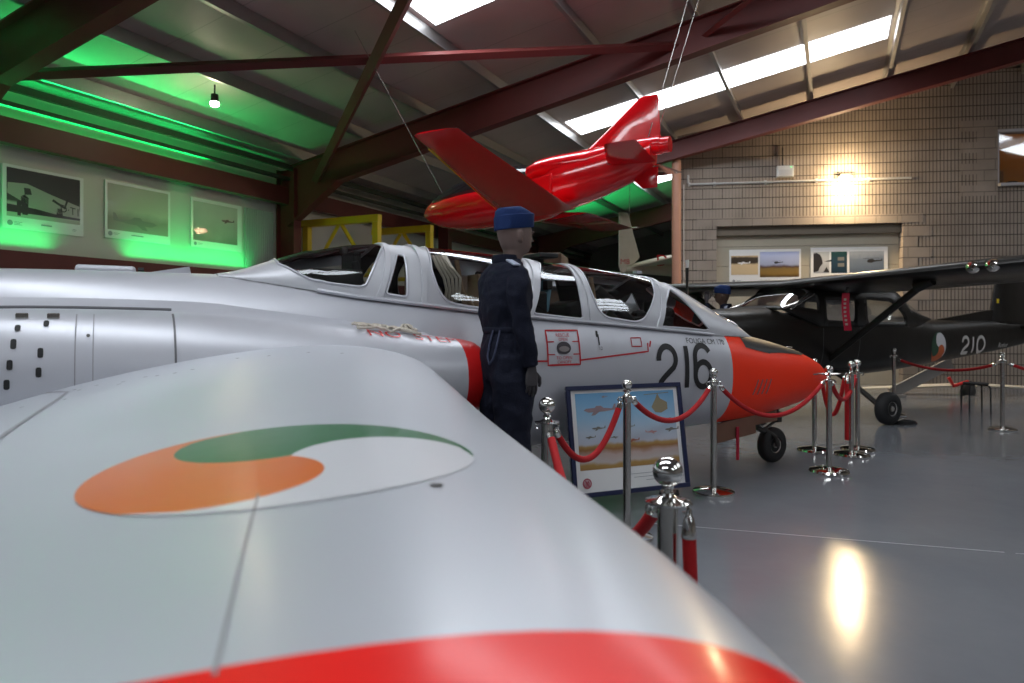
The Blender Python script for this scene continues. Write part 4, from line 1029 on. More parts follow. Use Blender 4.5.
def cfw(s, z):
    zt, zb, hw = cfs(s); c = (zt+zb)/2; h = (zt-zb)/2; k = min(1, abs((z-c)/h)); return hw*(1-k**CE)**(1/CE)
def csill(s): v = interp(CS, s)[0]; return v if v < 2.5 else 9.
def cring(s, n=44):
    zt, zb, hw = cfs(s); c = (zt+zb)/2; h = (zt-zb)/2; sl = csill(s); out = []
    for k in range(n):
        a = 2*PI*(k+.5)/n; y = hw*math.copysign(abs(math.cos(a))**(2/CE), math.cos(a)); z = c+h*math.copysign(abs(math.sin(a))**(2/CE), math.sin(a))
        out.append((-s, y, min(z, sl)))
    return out
q = MB(); q.loft([cring(s) for s in [-2.4, -2.39, -2.36, -2.3, -2.2, -2.0, -1.8, -1.6, -1.4, -1.3, -1.26, -1.22, -1.1, -.9, -.6]+[-.4+.2*i for i in range(13)]+[2.1, 2.2, 2.28, 2.32, 2.36, 2.45]+[2.6+.3*i for i in range(10)]+[5.6, 6.0, 6.4, 6.9]], True)
q.build('fuselage', M['olive_black'], ces, True)
def cside(s, z, off=.004):
    w = cfw(s, z); g = (cfw(s, z+.01)-cfw(s, z-.01))/.02; n = Vector((0, 1, -g)).normalized(); return Vector((-s, w+off*n.y, z+off*n.z))
# cabin
KT = [(-1.30, 1.56), (-1.22, 1.585), (-.66, 1.90), (-.55, 1.935), (.3, 1.95), (1.1, 1.93), (1.35, 1.90), (2.30, 1.44), (2.34, 1.43)]
KW = [(-1.3, .47), (-.6, .535), (.3, .55), (1.2, .525), (1.9, .44), (2.34, .36)]
def ksec(s):
    zt = interp(KT, s)[0]; sl = interp(CS[2:-2], max(-1.22, min(2.28, s)))[0]; return zt, min(sl, zt-.006), interp(KW, s)[0]
def cab(s, v, off=0.):
    zt, zs, w = ksec(s); th = v*PI/2; y = (w+off)*math.copysign(abs(math.sin(th))**.42, math.sin(th)); z = zs+(zt-zs+off)*abs(math.cos(th))**.55
    return Vector((-s, y, z))
def kv(s, z):
    zt, zs, w = ksec(s); r = min(1, max(0, (z-zs)/(zt-zs))); return math.acos(min(1, r**(1/.55)))/(PI/2)
def kw(pts): return [(s, kv(s, z)) for s, z in pts]
def mir(P): return [(s, -v) for s, v in P]
k1 = kw([(-.72, 1.655), (-.64, 1.70), (-.60, 1.42), (-.98, 1.47)])
k1 = [(-.58, .62), (-.58, .90), (-.96, .86), (-.80, .62)]
k2 = kw([(-.42, 1.70), (.22, 1.70), (.20, 1.38), (-.42, 1.40)])
k3 = kw([(.46, 1.72), (1.06, 1.70), (1.46, 1.44), (1.44, 1.37), (.46, 1.37)])
ws = [(-1.20, .80), (-.70, .52), (-.70, -.52), (-1.20, -.80)]
rw = [(1.42, .50), (1.62, .78), (2.22, .74), (2.22, -.74), (1.62, -.78), (1.42, -.50)]
hs = [roundpoly(k1, .02), roundpoly(mir(k1), .02), roundpoly(k2, .05), roundpoly(mir(k2), .05), roundpoly(k3, .06), roundpoly(mir(k3), .06), roundpoly(ws, .03), roundpoly(rw, .05)]
kn = ['quarter_window', 'quarter_window', 'door_window', 'door_window', 'rear_side_window', 'rear_side_window', 'windscreen', 'rear_window']
sk, panes, loops = shell_with_windows(cab, -1.30, 2.34, -1, 1, hs, .07, .07)
kc = raw('cabin', sk[0], sk[1], M['olive_black'], ces, True); so = kc.modifiers.new('thick', 'SOLIDIFY'); so.thickness = .03; so.offset = 0
for (vs, fs), nm in zip(panes, kn):
    if fs: raw(nm, vs, fs, M['thin_glass'], kc, True)
for lp, nm in zip(loops, kn):
    q = MB(); P = [Vector(p) for p in lp]; P.append(P[0]); q.tube(P, .012, 6, caps=False); q.build('window_rim', M['olive_black'], kc, True)
for sg in (1, -1):
    q = MB(); q.tube([cab(-1.24, sg*.86, .01), cab(-.97, sg*.72, .012), cab(-.68, sg*.55, .012)], .018, 8); q.build('windscreen_strip', M['steel'], kc, True)
    q = MB(); q.tube([cab(-1.1, sg*.93, .012), cab(-.62, sg*.60, .012)], .012, 8); q.build('windscreen_strip', M['steel'], kc, True)
# door outline
for P in ([(-.50, 1.30), (-.50, .72), (.26, .70), (.30, 1.32)],):
    a = ribbon(P, .007, .03); raw('door_gap', [cside(v[0], v[1], .003) for v in a[0]], a[1], M['panel_line'], ces)
# interior: seats and a dark trim panel
for s0, y0 in ((-.10, .24), (-.10, -.24), (.80, .0)):
    q = MB(); q.box((-s0, y0, 1.30), (.12, .38 if y0 else .9, .38)); q.box((-s0+.18, y0, 1.08), (.42, .38 if y0 else .9, .12)); o = q.build('cabin_seat', M['seat_grey'], ces, bevel=.05)
    q = MB(); 
    for yy in ([y0] if y0 else [-.24, .24]): q.lathe([(.0, -.06), (.10, -.055), (.13, 0), (.10, .055), (.0, .06)], (-s0-.02, yy, 1.52), 16, axis='X')
    q.build('headrest', M['matt_black'], o, True)
q = MB(); q.box((.95, 0, 1.44), (.22, .86, .14)); q.build('instrument_panel', M['matt_black'], ces, bevel=.02)
q = MB(); q.tube([(.66, .24, 1.42), (.66, .36, 1.46), (.66, .40, 1.54)], .014, 8); q.tube([(.66, .24, 1.42), (.66, .12, 1.46), (.66, .08, 1.54)], .014, 8); q.build('control_yoke', M['matt_black'], ces, True)
# fin, dorsal fillet, tailplane
def foil(q, P0, c0, P1, c1, n, t=.06, up=None):
    """P = leading edge points, chord backwards (-x); n thickness direction"""
    rings = []
    for P, c in ((P0, c0), (P1, c1)):
        rings.append([Vector(P)+Vector((-c*(.5-.5*math.cos(2*PI*k/18)), 0, 0))+Vector(n)*t*c*math.sin(2*PI*k/18)*(1.15-(.5-.5*math.cos(2*PI*k/18))) for k in range(18)])
    q.loft(rings, True)
q = MB(); foil(q, (-4.72, 0, 1.38), 1.9, (-5.05, 0, 2.55), 1.1, (0, 1, 0), .07); q.build('fin', M['olive_black'], ces, True)
q = MB(); q.prism([(-2.9, 1.41), (-4.95, 1.41), (-4.95, 1.62), (-4.6, 1.60)], .06); q.build('dorsal_fillet', M['olive_black'], ces)
for sg in (1, -1):
    q = MB(); foil(q, (-5.6, sg*.08, 1.30), 1.1, (-5.8, sg*1.65, 1.32), .75, (0, 0, 1), .07); q.build('tailplane', M['olive_black'], ces, True)
q = MB(); q.box((-4.92, .055, 1.78), (.05, .012, .08)); q.build('fin_marking', M['yellow'], ces)
# wings
def cw_ring(v, sg, c0, c1, le=-.80, ch=1.63, dz=0.):
    zl = 1.915+.030*(abs(v)-.5); out = []
    for k in range(15):
        x = c0+(c1-c0)*(.5-.5*math.cos(PI*k/14)); out.append((-(le+x*ch), sg*v, zl+.125*gprof(x)*1.0-.10*x+dz))
    for k in range(15):
        x = c1+(c0-c1)*(.5-.5*math.cos(PI*k/14)); out.append((-(le+x*ch), sg*v, zl-.075*gprof(x)-.10*x+dz))
    return out
for sg in (1, -1):
    q = MB(); ch = lambda v: 1.63 if v < 2.6 else 1.63-.5*(v-2.6)/2.7
    vv = [.0, .6, 1.2, 1.8, 2.6, 3.2, 3.8, 4.4, 5.0, 5.3]
    q.loft([cw_ring(v, sg, 0, .72, ch=ch(v)) for v in vv]+[cw_ring(5.38, sg, .1, .62, ch=ch(5.3))], True); wg = q.build('wing', M['olive_black'], ces, True)
    q = MB(); q.loft([cw_ring(v, sg, .735, 1., ch=ch(v), dz=0) for v in (.62, 1.4, 2.2, 2.6)], True); fl_ = q.build('flap', M['olive_black'], wg, True)
    q = MB(); q.loft([cw_ring(v, sg, .735, 1., ch=ch(v)) for v in (2.64, 3.5, 4.4, 5.2)], True); q.build('aileron', M['olive_black'], wg, True)
    q = MB(); q.tube([(.30, sg*.50, .86), (.50, sg*1.95, 1.84)], [.045, .045], 10); q.build('wing_strut', M['olive_black'], ces, True)
    q = MB(); q.tube([(.50, sg*1.85, 1.80), (.50, sg*2.05, 1.88)], .07, 10); q.build('strut_cuff', M['olive_black'], ces, True)
# landing-light cover on the near leading edge
q = MB(); q.lathe([(.0, .05), (.05, .04), (.07, 0), (.07, -.03), (.0, -.03)], (.79, 2.65, 1.975), 16, axis='X'); q.build('landing_light', M['chrome'], ces, True)
q = MB(); q.lathe([(.0, .05), (.05, .04), (.07, 0), (.07, -.03), (.0, -.03)], (.79, 2.85, 1.98), 16, axis='X'); q.build('landing_light', M['chrome'], ces, True)
# underwing number
vs, fs = text_mesh('210', .5)
raw('underwing_number', [(-(.05)-v.y, 2.1+v.x, 1.915-.125*.0+.018*(abs(2.1+v.x)-.5)-.075-.035+.0) for v in vs], fs, mat('dim_letter', (.20, .19, .18), .6), ces)
# pitot cover streamer
q = MB(); q.tube([(.52, .95, 1.85), (.56, .95, 1.76)], .02, 8); q.build('pitot_mast', M['steel'], ces, True)
q = MB(); rings = []
for i in range(9):
    t = i/8; rings.append([(.56+.02*math.sin(t*4)-.03*t, .95+(-.055 if k in (0, 3) else .055), 1.765-.50*t+(.0)) if k < 2 else (.566+.02*math.sin(t*4)-.03*t, .95+(.055 if k == 2 else -.055), 1.765-.50*t) for k in range(4)])
q.loft(rings, True); sm = q.build('pitot_streamer', M['ext_red'], ces)
q = MB()
for k in range(7): q.box((.575-.004*k+.018*math.sin(.2+k*.5), .95, 1.68-.055*k), (.004, .035, .028))
q.build('streamer_lettering', M['ink_light'], sm)
# aerials
q = MB(); q.tube([(-1.85, .0, 1.50), (-2.3, .06, 1.93)], .014, 6); q.tube([(-1.85, .0, 1.50), (-1.80, 0, 1.42)], .02, 6); q.build('whip_aerial', M['chrome'], ces, True)
# roundel and number on the flank
vs, fs = [], []
for name, m, a0 in (('roundel_green', 'cgreen', 75), ('roundel_orange', 'corange', 195), ('roundel_white', 'cwhite', 315)):
    vs = []; fs = []; nr = 14; na = 16
    for i in range(nr+1):
        r = max(.003, i/nr)
        for j in range(na+1):
            ph = R(a0+120*j/na)+math.acos(min(1, r)); vs.append(cside(2.55+.25*r*math.cos(ph), .985+.24*r*math.sin(ph), .004))
    for i in range(nr):
        for j in range(na): a = i*(na+1)+j; fs.append((a, a+1, a+na+2, a+na+1))
    if m not in M: M[m] = mat(name, {'cgreen': (.012, .06, .03), 'corange': (.50, .10, .02), 'cwhite': (.58, .58, .60)}[m], .5)
    raw(name, vs, fs, M[m], ces, True)
def cnum(P, s0, z0, sx, sz, w):
    a = ribbon([(x*sx, y*sz) for x, y in P], w, .02); raw('numeral', [cside(s0+v[0], z0+v[1], .004) for v in a[0]], a[1], M['grey_letter'], ces, True)
cnum(two, 3.40, .865, .26, .27, .055); cnum(one, 3.80, .865, .26, .27, .055); cnum(arc(.5, .5, .5, .5, 90, 450, 28), 3.95, .865, .29, .27, .055)
vs, fs = text_mesh('Rocket', .12); raw('name_lettering', [cside(4.95+v.x, .975+v.y, .004) for v in vs], fs, M['grey_letter'], ces)
# propeller
q = MB(); q.lathe([(.0, .22), (.05, .19), (.10, .10), (.135, 0), (.14, -.04), (.0, -.04)], (2.42, 0, 1.27), 24, axis='X'); sp = q.build('spinner', M['steel'], ces, True)
for sg in (1, -1):
    q = MB(); rings = []
    for i in range(9):
        t = i/8; r = .10+.83*t; w = .055+.035*math.sin(PI*min(1, t*1.2)); tw = R(60-45*t)
        rings.append([(2.47+w*math.sin(tw)*a+.012*b*math.cos(tw), w*math.cos(tw)*a-.012*b*math.sin(tw), 1.27+sg*r) for a, b in ((-1, 0), (-.4, 1), (.4, 1), (1, 0), (.4, -1), (-.4, -1))])
    q.loft(rings[:8], True); b_ = q.build('propeller_blade', M['matt_black'], ces, True)
    q = MB(); q.loft(rings[7:], True); q.build('blade_tip', M['white_pvc'], b_, True)
# undercarriage
wheel('main_wheel', .22, .16, ces, (.0, 1.17, .22), .42)
wheel('main_wheel', .22, .16, ces, (.0, -1.17, .22), .42)
for sg in (1, -1):
    q = MB(); q.loft([[( .02+a, sg*y, z+b) for a, b in ((-.05, -.015), (.05, -.015), (.05, .02), (-.05, .02))] for y, z in ((.38, .66), (.75, .46), (1.02, .27), (1.10, .23))], True); q.build('main_leg', M['dark_metal'], ces)
    q = MB(); q.tube([(.02, sg*1.04, .22), (.02, sg*1.24, .22)], .03, 10); q.build('axle', M['steel'], ces, True)
q = MB(); q.tube([(1.62, 0, .80), (1.72, 0, .36)], .04, 10); q.tube([(1.72, .09, .34), (1.76, .09, .19)], .02, 8); q.tube([(1.72, -.09, .34), (1.76, -.09, .19)], .02, 8); q.tube([(1.72, -.1, .34), (1.72, .1, .34)], .025, 8); q.build('nose_leg', M['steel'], ces, True)
wheel('nose_wheel', .18, .13, ces, (1.76, 0, .18), .42)
q = MB(); q.box((.35, .18, .53), (.30, .16, .10)); q.tube([(.2, .2, .50), (.42, .26, .42), (.5, .2, .5)], .03, 8); q.build('belly_fitting', M['dark_metal'], ces)
def wpt(M_, v): return M_ @ Vector(v)
CM = Matrix.Translation(CN) @ Matrix.Rotation(CA, 4, 'Z')
t = MB(); t.prism([(-.16, 0), (.16, 0), (.12, .05), (.02, .035), (-.10, .05)], .16)
o = t.build('wheel_chock', M['matt_black'], None); o.matrix_world = CM @ Matrix.Translation((-.26, 1.24, .0)); tag(o, 'low black chock behind the near wheel of the dark aircraft', 'wheel chock')
# ================================================================== RED MICRO JET, hung from the roof
RO = Vector((.4, 8.0, 2.7)); RAng = R(150)
rj = thing('red_jet', 'small glossy red jet hanging under the roof with its nose to the left', 'aircraft', RO, RAng)
# s, ztop, zbot (world), half width
RB = [(-1.78, 2.785, 2.755, .012), (-1.72, 2.85, 2.70, .075), (-1.60, 2.925, 2.63, .14), (-1.35, 2.99, 2.56, .205), (-.92, 3.04, 2.53, .26), (-.35, 3.07, 2.54, .285), (.05, 3.10, 2.60, .29), (.22, 3.24, 2.66, .285), (.56, 3.28, 2.74, .25), (.9, 3.31, 2.85, .20), (1.15, 3.34, 2.95, .155), (1.30, 3.36, 3.06, .12)]
def rsec(s): return cinterp(RB, s)
def rring(s, n=36, E=2.3):
    zt, zb, hw = rsec(s); c = (zt+zb)/2; h = (zt-zb)/2
    return [(-s, hw*math.copysign(abs(math.cos(2*PI*k/n))**(2/E), math.cos(2*PI*k/n)), c+h*math.copysign(abs(math.sin(2*PI*k/n))**(2/E), math.sin(2*PI*k/n))-2.7) for k in range(n)]
q = MB(); q.loft([rring(s) for s in [-1.78, -1.77, -1.75, -1.72, -1.66, -1.6, -1.5, -1.35, -1.15, -.92, -.7, -.5, -.3, -.1, .05, .12, .18, .25, .35, .5, .7, .9, 1.05, 1.15, 1.25, 1.3]], True)
q.build('fuselage', M['gloss_red'], rj, True)
# canopy and engine hump
q = MB(); rings = []
for s, zt in ((-1.56, 2.96), (-1.42, 3.04), (-1.2, 3.13), (-.9, 3.20), (-.6, 3.24), (-.35, 3.25), (-.12, 3.22)):
    hw = rsec(s)[2]*.86; z0 = (rsec(s)[0]+rsec(s)[1])/2+.10
    rings.append([(-s, hw*math.cos(PI*k/12), z0+(zt-z0)*math.sin(PI*k/12)-2.7) for k in range(13)])
q.loft(rings, True); q.build('canopy', M['dark_glass'], rj, True)
q = MB(); rings = []
for s, zt, hw in ((-.14, 3.22, .25), (.0, 3.28, .27), (.2, 3.30, .265), (.6, 3.325, .22), (1.0, 3.36, .14), (1.38, 3.37, .095)):
    z0 = 2.98 if s < .9 else 3.17; rings.append([(-s, hw*math.cos(2*PI*k/24), (zt+z0)/2+(zt-z0)/2*math.sin(2*PI*k/24)-2.7) for k in range(24)])
q.loft(rings, True); q.build('engine_hump', M['gloss_red'], rj, True)
q = MB(); q.lathe([(.085, -.12), (.085, .14), (.07, .14), (.06, .0), (.0, .0)], (-1.36, 0, .565), 20, axis='X'); q.build('jet_pipe', M['gloss_red'], rj, True)
for sg in (1, -1):
    q = MB(); q.prism([(.12, .28), (-.22, .34), (-.22, .10), (.02, .08)], .05, M4=Matrix.Translation((0, sg*.285, 0))); q.build('side_intake', M['gloss_red'], rj, bevel=.02)
def rfoil(q, secs, nrm, t=.05):
    rings = []
    for P, c, tt in secs:
        rings.append([Vector(P)+Vector((-c*(.5-.5*math.cos(2*PI*k/22)), 0, 0))+Vector(nrm)*tt*math.sin(2*PI*k/22)*(1.25-(.5-.5*math.cos(2*PI*k/22))) for k in range(22)])
    q.loft(rings, True)
# port = +y (nearer us)
for sg in (1, -1):
    q = MB(); zt = .22 if sg == 1 else -.05; sp_ = 1. if sg == 1 else .76; rfoil(q, [((.50, sg*.15, -.06), .95, .06), ((.43, sg*.35, -.05), .88, .05), ((.05, sg*2.2*sp_, zt), .50, .028), ((.0, sg*2.48*sp_, zt+.04), .46, .024), ((-.06, sg*2.52*sp_, zt+.042), .34, .008)], (0, 0, 1)); wg = q.build('wing', M['gloss_red'], rj, True)
    if sg == 1:
        q = MB(); q.tube([(.415, .45, -.03), (.055, 2.2, .215)], .006, 6); q.build('leading_edge_strip', M['yellow'], wg, True)
q = MB(); rfoil(q, [((-.38, 0, .52), 1.0, .055), ((-.75, 0, .80), .62, .035), ((-1.13, 0, 1.10), .22, .018), ((-1.16, 0, 1.12), .18, .006)], (0, 1, 0)); q.build('fin', M['gloss_red'], rj, True)
for sg in (1, -1):
    q = MB(); rfoil(q, [((-.80, sg*.08, .38), .55, .03), ((-1.05, sg*.80, .43), .34, .016), ((-1.08, sg*.83, .432), .28, .005)], (0, 0, 1)); q.build('stabiliser', M['gloss_red'], rj, True)
q = MB(); rfoil(q, [((-.95, 0, .34), .40, .02), ((-1.18, 0, .12), .16, .01)], (0, 1, 0)); q.build('ventral_fin', M['gloss_red'], rj, True)
q = MB(); q.lathe([(.02, 0), (.02, .05), (.0, .055)], (.6, .285, .14), 10, axis='Y'); q.build('filler_cap', M['chrome'], rj, True)
RM = Matrix.Translation(RO) @ Matrix.Rotation(RAng, 4, 'Z')
def cable(p, pz, label):
    P = RM @ Vector(p); a = P.dot(A_); q = MB(); q.tube([P, (P.x+pz[0], P.y+pz[1], roofz(A_.dot(Vector((P.x+pz[0], P.y+pz[1], 0))))-.1)], .006, 6); return tag(q.build('suspension_cable', M['steel'], None, True), label, 'cable')
cable((-1.24, .04, .62), (.78, .1), 'thin steel cable rising from the tail pipe of the red jet, left of the pair')
cable((-1.30, -.04, .62), (.84, .1), 'thin steel cable rising from the tail pipe of the red jet, right of the pair')
cable((1.45, 0, .26), (-1.2, .2), 'thin steel cable above the nose of the red jet')

# ================================================================== CREAM TAIL seen beyond the wall
ct = thing('cream_aircraft', 'cream aircraft tail with red letters hanging beyond the tan post', 'aircraft', (3.0, 18.0, 3.0))
q = MB(); rings = []
for x, z0, z1, ch in ((0, -.25, 0, 0),): pass
def slabp(poly, th, name, m, parent, taper=None):
    q = MB(); q.prism(poly, th); return q.build(name, m, parent, bevel=min(.02, th*.3))
slabp([(-.16, 1.30), (.0, 1.30), (.06, 1.26), (.36, .12), (.10, -.18), (-.10, -.32), (-.16, -.1)], .09, 'fin', M['cream'], ct)
slabp([(-.19, 1.30), (-.155, 1.31), (-.125, -.30), (-.19, -.1)], .07, 'rudder', mat('cream_light', (.74, .68, .58), .5), ct)
q = MB(); rings = []
for x, r, z in ((.0, .10, -.20), (.5, .18, -.14), (1.0, .26, -.10), (1.62, .34, -.08)):
    rings.append([(x, r*math.cos(2*PI*k/20), z+r*math.sin(2*PI*k/20)) for k in range(20)])
q.loft(rings, True); q.build('fuselage', M['cream'], ct, True)
q = MB(); q.add([(.1, -.1, -.16), (1.3, -1.5, .05), (1.75, -1.5, .05), (1.2, -.1, -.10), (.1, -.1, -.13), (1.3, -1.5, .08), (1.75, -1.5, .08), (1.2, -.1, -.07)], [(0, 1, 2, 3), (7, 6, 5, 4), (0, 4, 5, 1), (1, 5, 6, 2), (2, 6, 7, 3), (3, 7, 4, 0)]); q.build('tailplane', M['cream'], ct)
vs, fs = text_mesh('D-', .42); raw('registration', [(.95+v.x, -.33, .0+v.y) for v in vs], fs, M['red_paint'], ct)
vs, fs = text_mesh('M8', .2); raw('rudder_lettering', [(-.03+v.x, -.05, .0+v.y) for v in vs], fs, M['red_paint'], ct)
for x in (.1, 1.5):
    q = MB(); P = Vector((3.0+x, 18., 2.9)); q.tube([P, (P.x, P.y, roofz(A_.dot(Vector((P.x, P.y, 0))))-.1)], .008, 6); q.build('hanger_wire', M['steel'], None, True); o = C.objects['hanger_wire'] if x == .1 else C.objects['hanger_wire.001']
    tag(o, 'steel hanger wire at the fin of the cream tail' if x == .1 else 'steel hanger wire over the fuselage of the cream tail, by the tan post', 'wire')

# ================================================================== YELLOW GANTRIES
def gantry(p0, q_len, ztop, label):
    p0 = Vector(p0); e = A_; t = thing('yellow_gantry', label, 'gantry', p0, math.atan2(e.y, e.x), group='yellow steel gantries')
    q = MB(); q.box((q_len/2, 0, ztop-.07), (q_len+.14, .14, .14)); q.build('top_beam', M['yellow'], t, bevel=.006)
    for x in (.05, q_len): q = MB(); q.box((x, 0, (ztop-.14)/2), (.13, .13, ztop-.14)); q.build('post', M['yellow'], t, bevel=.006)
    for s_ in (1, -1):
        q = MB(); q.tube([(q_len*.5+s_*.04, 0, ztop-.14), (q_len*.5+s_*.72, 0, ztop-1.1)], .045, 4); q.build('diagonal', M['yellow'], t)
    q = MB(); q.tube([(0.05, 0, ztop-1.15), (q_len, 0, ztop-1.15)], .045, 4); q.build('cross_bar', M['yellow'], t)
    return t
gantry(hp(-9.72, 10.75, 0), 1.77, 3.46, 'yellow steel gantry just right of the brown column, nearer of the two')
gantry(hp(-9.35, 12.6, 0), 1.42, 3.50, 'yellow steel gantry behind the cockpit glass, farther of the two')
# things dimly seen on the floor behind the jet
pc = mat('pale_casing', (.42, .38, .34), .6, noise=.1)
q = MB(); q.lathe([(.0, 0), (.5, 0), (.55, .2), (.55, 2.0), (.42, 2.35), (.2, 2.5), (.0, 2.5)], (0, 0, 0), 28); o = q.build('storage_drum', pc, None, True); o.location = hp(-7.2, 14.6, 0); tag(o, 'large pale drum dimly seen behind the cockpit glass', 'drum')
q = MB(); q.box((0, 0, 1.15), (2.2, .7, 2.3)); o = q.build('tool_cupboard', mat('brown_cupboard', (.13, .08, .05), .6, noise=.1), None, bevel=.02); o.location = (-.35, 9.6, 0); o.rotation_euler = (0, 0, R(-12)); tag(o, 'tall brown cupboard seen through the rear canopy glass', 'cupboard')

# ================================================================== CEILING SPOTLIGHT
SPP = hp(-8.0, 7.0, roofz(-8.0)-.34)
t = thing('ceiling_spotlight', 'small bright round spotlight on the dark roof purlin at the left', 'light', SPP)
q = MB(); q.lathe([(.0, .10), (.05, .10), (.055, -.02), (.05, -.02), (.045, .0), (.0, .0)], (0, 0, 0), 18); q.build('housing', M['matt_black'], t, True)
q = MB(); q.lathe([(.0, .01), (.05, .0), (.065, -.03), (.05, -.06), (.0, -.075)], (0, 0, 0), 16); q.build('lamp', mat('spot_lamp', (1, .9, .7), .4, emit=(1., .86, .62), estr=120.), t, True)
q = MB(); q.tube([(0, 0, .10), (0, 0, .24)], .012, 8); q.build('stem', M['matt_black'], t, True)
l = bpy.data.lights.new('spotlight_glow', 'POINT'); l.energy = SPOT_W; l.color = (1., .84, .6); l.shadow_soft_size = .05
lo = bpy.data.objects.new('spotlight_glow', l); C.objects.link(lo); lo.location = SPP+Vector((0, 0, -.16))

# ================================================================== STANCHIONS AND ROPES
def stanchion_small(label, x, y):
    t = thing('rope_stanchion', label, 'stanchion', (x, y, 0), group='chrome rope stanchions')
    q = MB(); q.lathe([(.0, .0), (.16, .0), (.165, .012), (.16, .028), (.12, .040), (.04, .050), (.026, .052), (.0, .052)], n=40); q.build('base', M['chrome'], t, True)
    q = MB(); q.lathe([(.0, .05), (.025, .05), (.025, .885), (.0, .885)], n=20); q.build('post', M['steel'], t, True)
    q = MB(); q.lathe([(.0, .86), (.032, .86), (.034, .875), (.034, .895), (.02, .905), (.016, .918), (.026, .924), (.028, .932), (.018, .940), (.026, .950), (.033, .965), (.033, .975), (.026, .988), (.012, .996), (.0, .998)], n=24); fi = q.build('finial', M['chrome'], t, True)
    for s_ in (1, -1):
        q = MB(); q.tube([(s_*.03, 0, .885), (s_*.05, 0, .89), (s_*.058, 0, .875), (s_*.045, 0, .862)], .006, 8)
        q.build('rope_hook', M['chrome'], t, True)
    return t
def stanchion_ball(label, x, y, h=.945, k=1.):
    t = thing('rope_stanchion', label, 'stanchion', (x, y, 0), group='chrome rope stanchions')
    q = MB(); q.lathe([(.0, .0), (.165, .0), (.172, .015), (.165, .034), (.12, .046), (.05, .056), (.034, .058), (.0, .058)], n=40); q.build('base', M['chrome'], t, True)
    q = MB(); q.lathe([(.0, .05), (.031*k, .05), (.031*k, h-.135), (.0, h-.135)], n=22); q.build('post', M['steel'], t, True)
    q = MB(); r = .045*k; z = h-r
    prof = [(.0, h-.145), (.036*k, h-.145), (.066*k, h-.138), (.068*k, h-.132), (.036*k, h-.126), (.020*k, h-.118), (.017*k, h-.110), (.024*k, h-.104), (.016*k, h-.097)]+[(r*math.sin(a), z-r*math.cos(a)) for a in [.42+i*(PI-.42)/14 for i in range(15)]]
    q.lathe(prof, n=28); q.build('finial', M['chrome'], t, True)
    for s_ in (1, -1):
        q = MB(); q.tube([(s_*.045, 0, h-.142), (s_*.062, 0, h-.150), (s_*.060, 0, h-.168), (s_*.045, 0, h-.172)], .007, 8)
        q.build('rope_hook', M['chrome'], t, True)
    return t
PH = dict(A=(1.60, 5.42), B=(2.87, 6.18), Cc=(3.20, 7.22), Dd=(3.47, 6.98), E=(3.68, 7.27), F=(5.65, 10.1), G=(6.25, 8.70), H=(.717, 4.26), I=(.19, 3.70), J=(.468, 2.05), K=(8.2, 8.1))
stanchion_small('slim chrome stanchion with a round base, in front of the red nose and grey flank', *PH['A'])
stanchion_small('slim chrome stanchion standing in front of the framed picture', *PH['H'])
stanchion_small('slim chrome stanchion behind the near wheel of the dark aircraft', *PH['F'])
stanchion_small('slim chrome stanchion beside the black stool', *PH['G'])
stanchion_small('slim chrome stanchion just beyond the right edge, holding the rope past the stool', *PH['K'])
stanchion_ball('ball-topped stanchion nearest of those around the red nose tip', *PH['B'], h=.975, k=.8)
stanchion_ball('ball-topped stanchion right behind the red nose tip', *PH['Cc'], h=.985, k=.8)
stanchion_ball('ball-topped stanchion, left one of the close pair right of the nose tip', *PH['Dd'], h=.975, k=.8)
stanchion_ball('ball-topped stanchion, right one of the close pair right of the nose tip', *PH['E'], h=.975, k=.8)
stanchion_ball('ball-topped stanchion between the mannequin and the framed picture', *PH['I'], h=.95, k=1.)
stanchion_ball('large-looking ball-topped stanchion nearest the camera, beside the wing edge', *PH['J'], h=.945, k=1.0)
def rope(p, q_, sag, r=.019, label='', hz=.86, hz2=None, off=.062):
    P = Vector((*p, hz)); Qv = Vector((*q_, hz2 or hz)); d = (Qv-P); d.z = 0; dn = d.normalized() if d.length > .01 else Vector((1, 0, 0)); P += dn*off; Qv -= dn*off
    pts = [P.lerp(Qv, i/24)+Vector((0, 0, -sag*4*(i/24)*(1-i/24))) for i in range(25)]
    t = thing('velvet_rope', label, 'rope', P, group='red velvet barrier ropes')
    loc = [x-P for x in pts]
    q = MB(); q.tube([loc[0]+(loc[1]-loc[0]).normalized()*.05]+loc[2:-2]+[loc[-1]+(loc[-2]-loc[-1]).normalized()*.05], r, 12); q.build('rope_body', M['velvet'], t, True)
    for a, b in ((0, 1), (-1, -2)):
        q = MB(); q.tube([loc[a], loc[a]+(loc[b]-loc[a]).normalized()*.018, loc[a]+(loc[b]-loc[a]).normalized()*.026, loc[a]+(loc[b]-loc[a]).normalized()*.058], [.006, r*.6, r*1.04, r*1.04], 12); q.build('end_cap', M['chrome'], t, True)
    return t
rope(PH['I'], PH['H'], .26, label='red rope looping across the left half of the framed picture', hz=.775, hz2=.875)
rope(PH['H'], PH['A'], .20, label='red rope looping over the right half of the framed picture', hz=.875, hz2=.86)
rope(PH['A'], PH['B'], .28, label='red rope hanging in front of the red nose', hz=.86, hz2=.84)
rope(PH['B'], PH['E'], .22, r=.021, label='upper red rope looping from the nearest ball-topped post to the close pair', hz=.83)
rope(PH['Cc'], PH['Dd'], .42, r=.021, label='deep-hanging red rope between the post behind the nose and the close pair', hz=.83)
rope(PH['F'], PH['G'], .12, r=.02, label='red rope sagging below the roundel of the dark aircraft', hz=.84)
rope(PH['G'], PH['K'], .20, r=.02, label='red rope leaving the picture at the right of the stool', hz=.85)
rope(PH['I'], PH['J'], .34, r=.022, label='red rope dropping behind the wing edge towards the nearest post', hz=.775, hz2=.79)
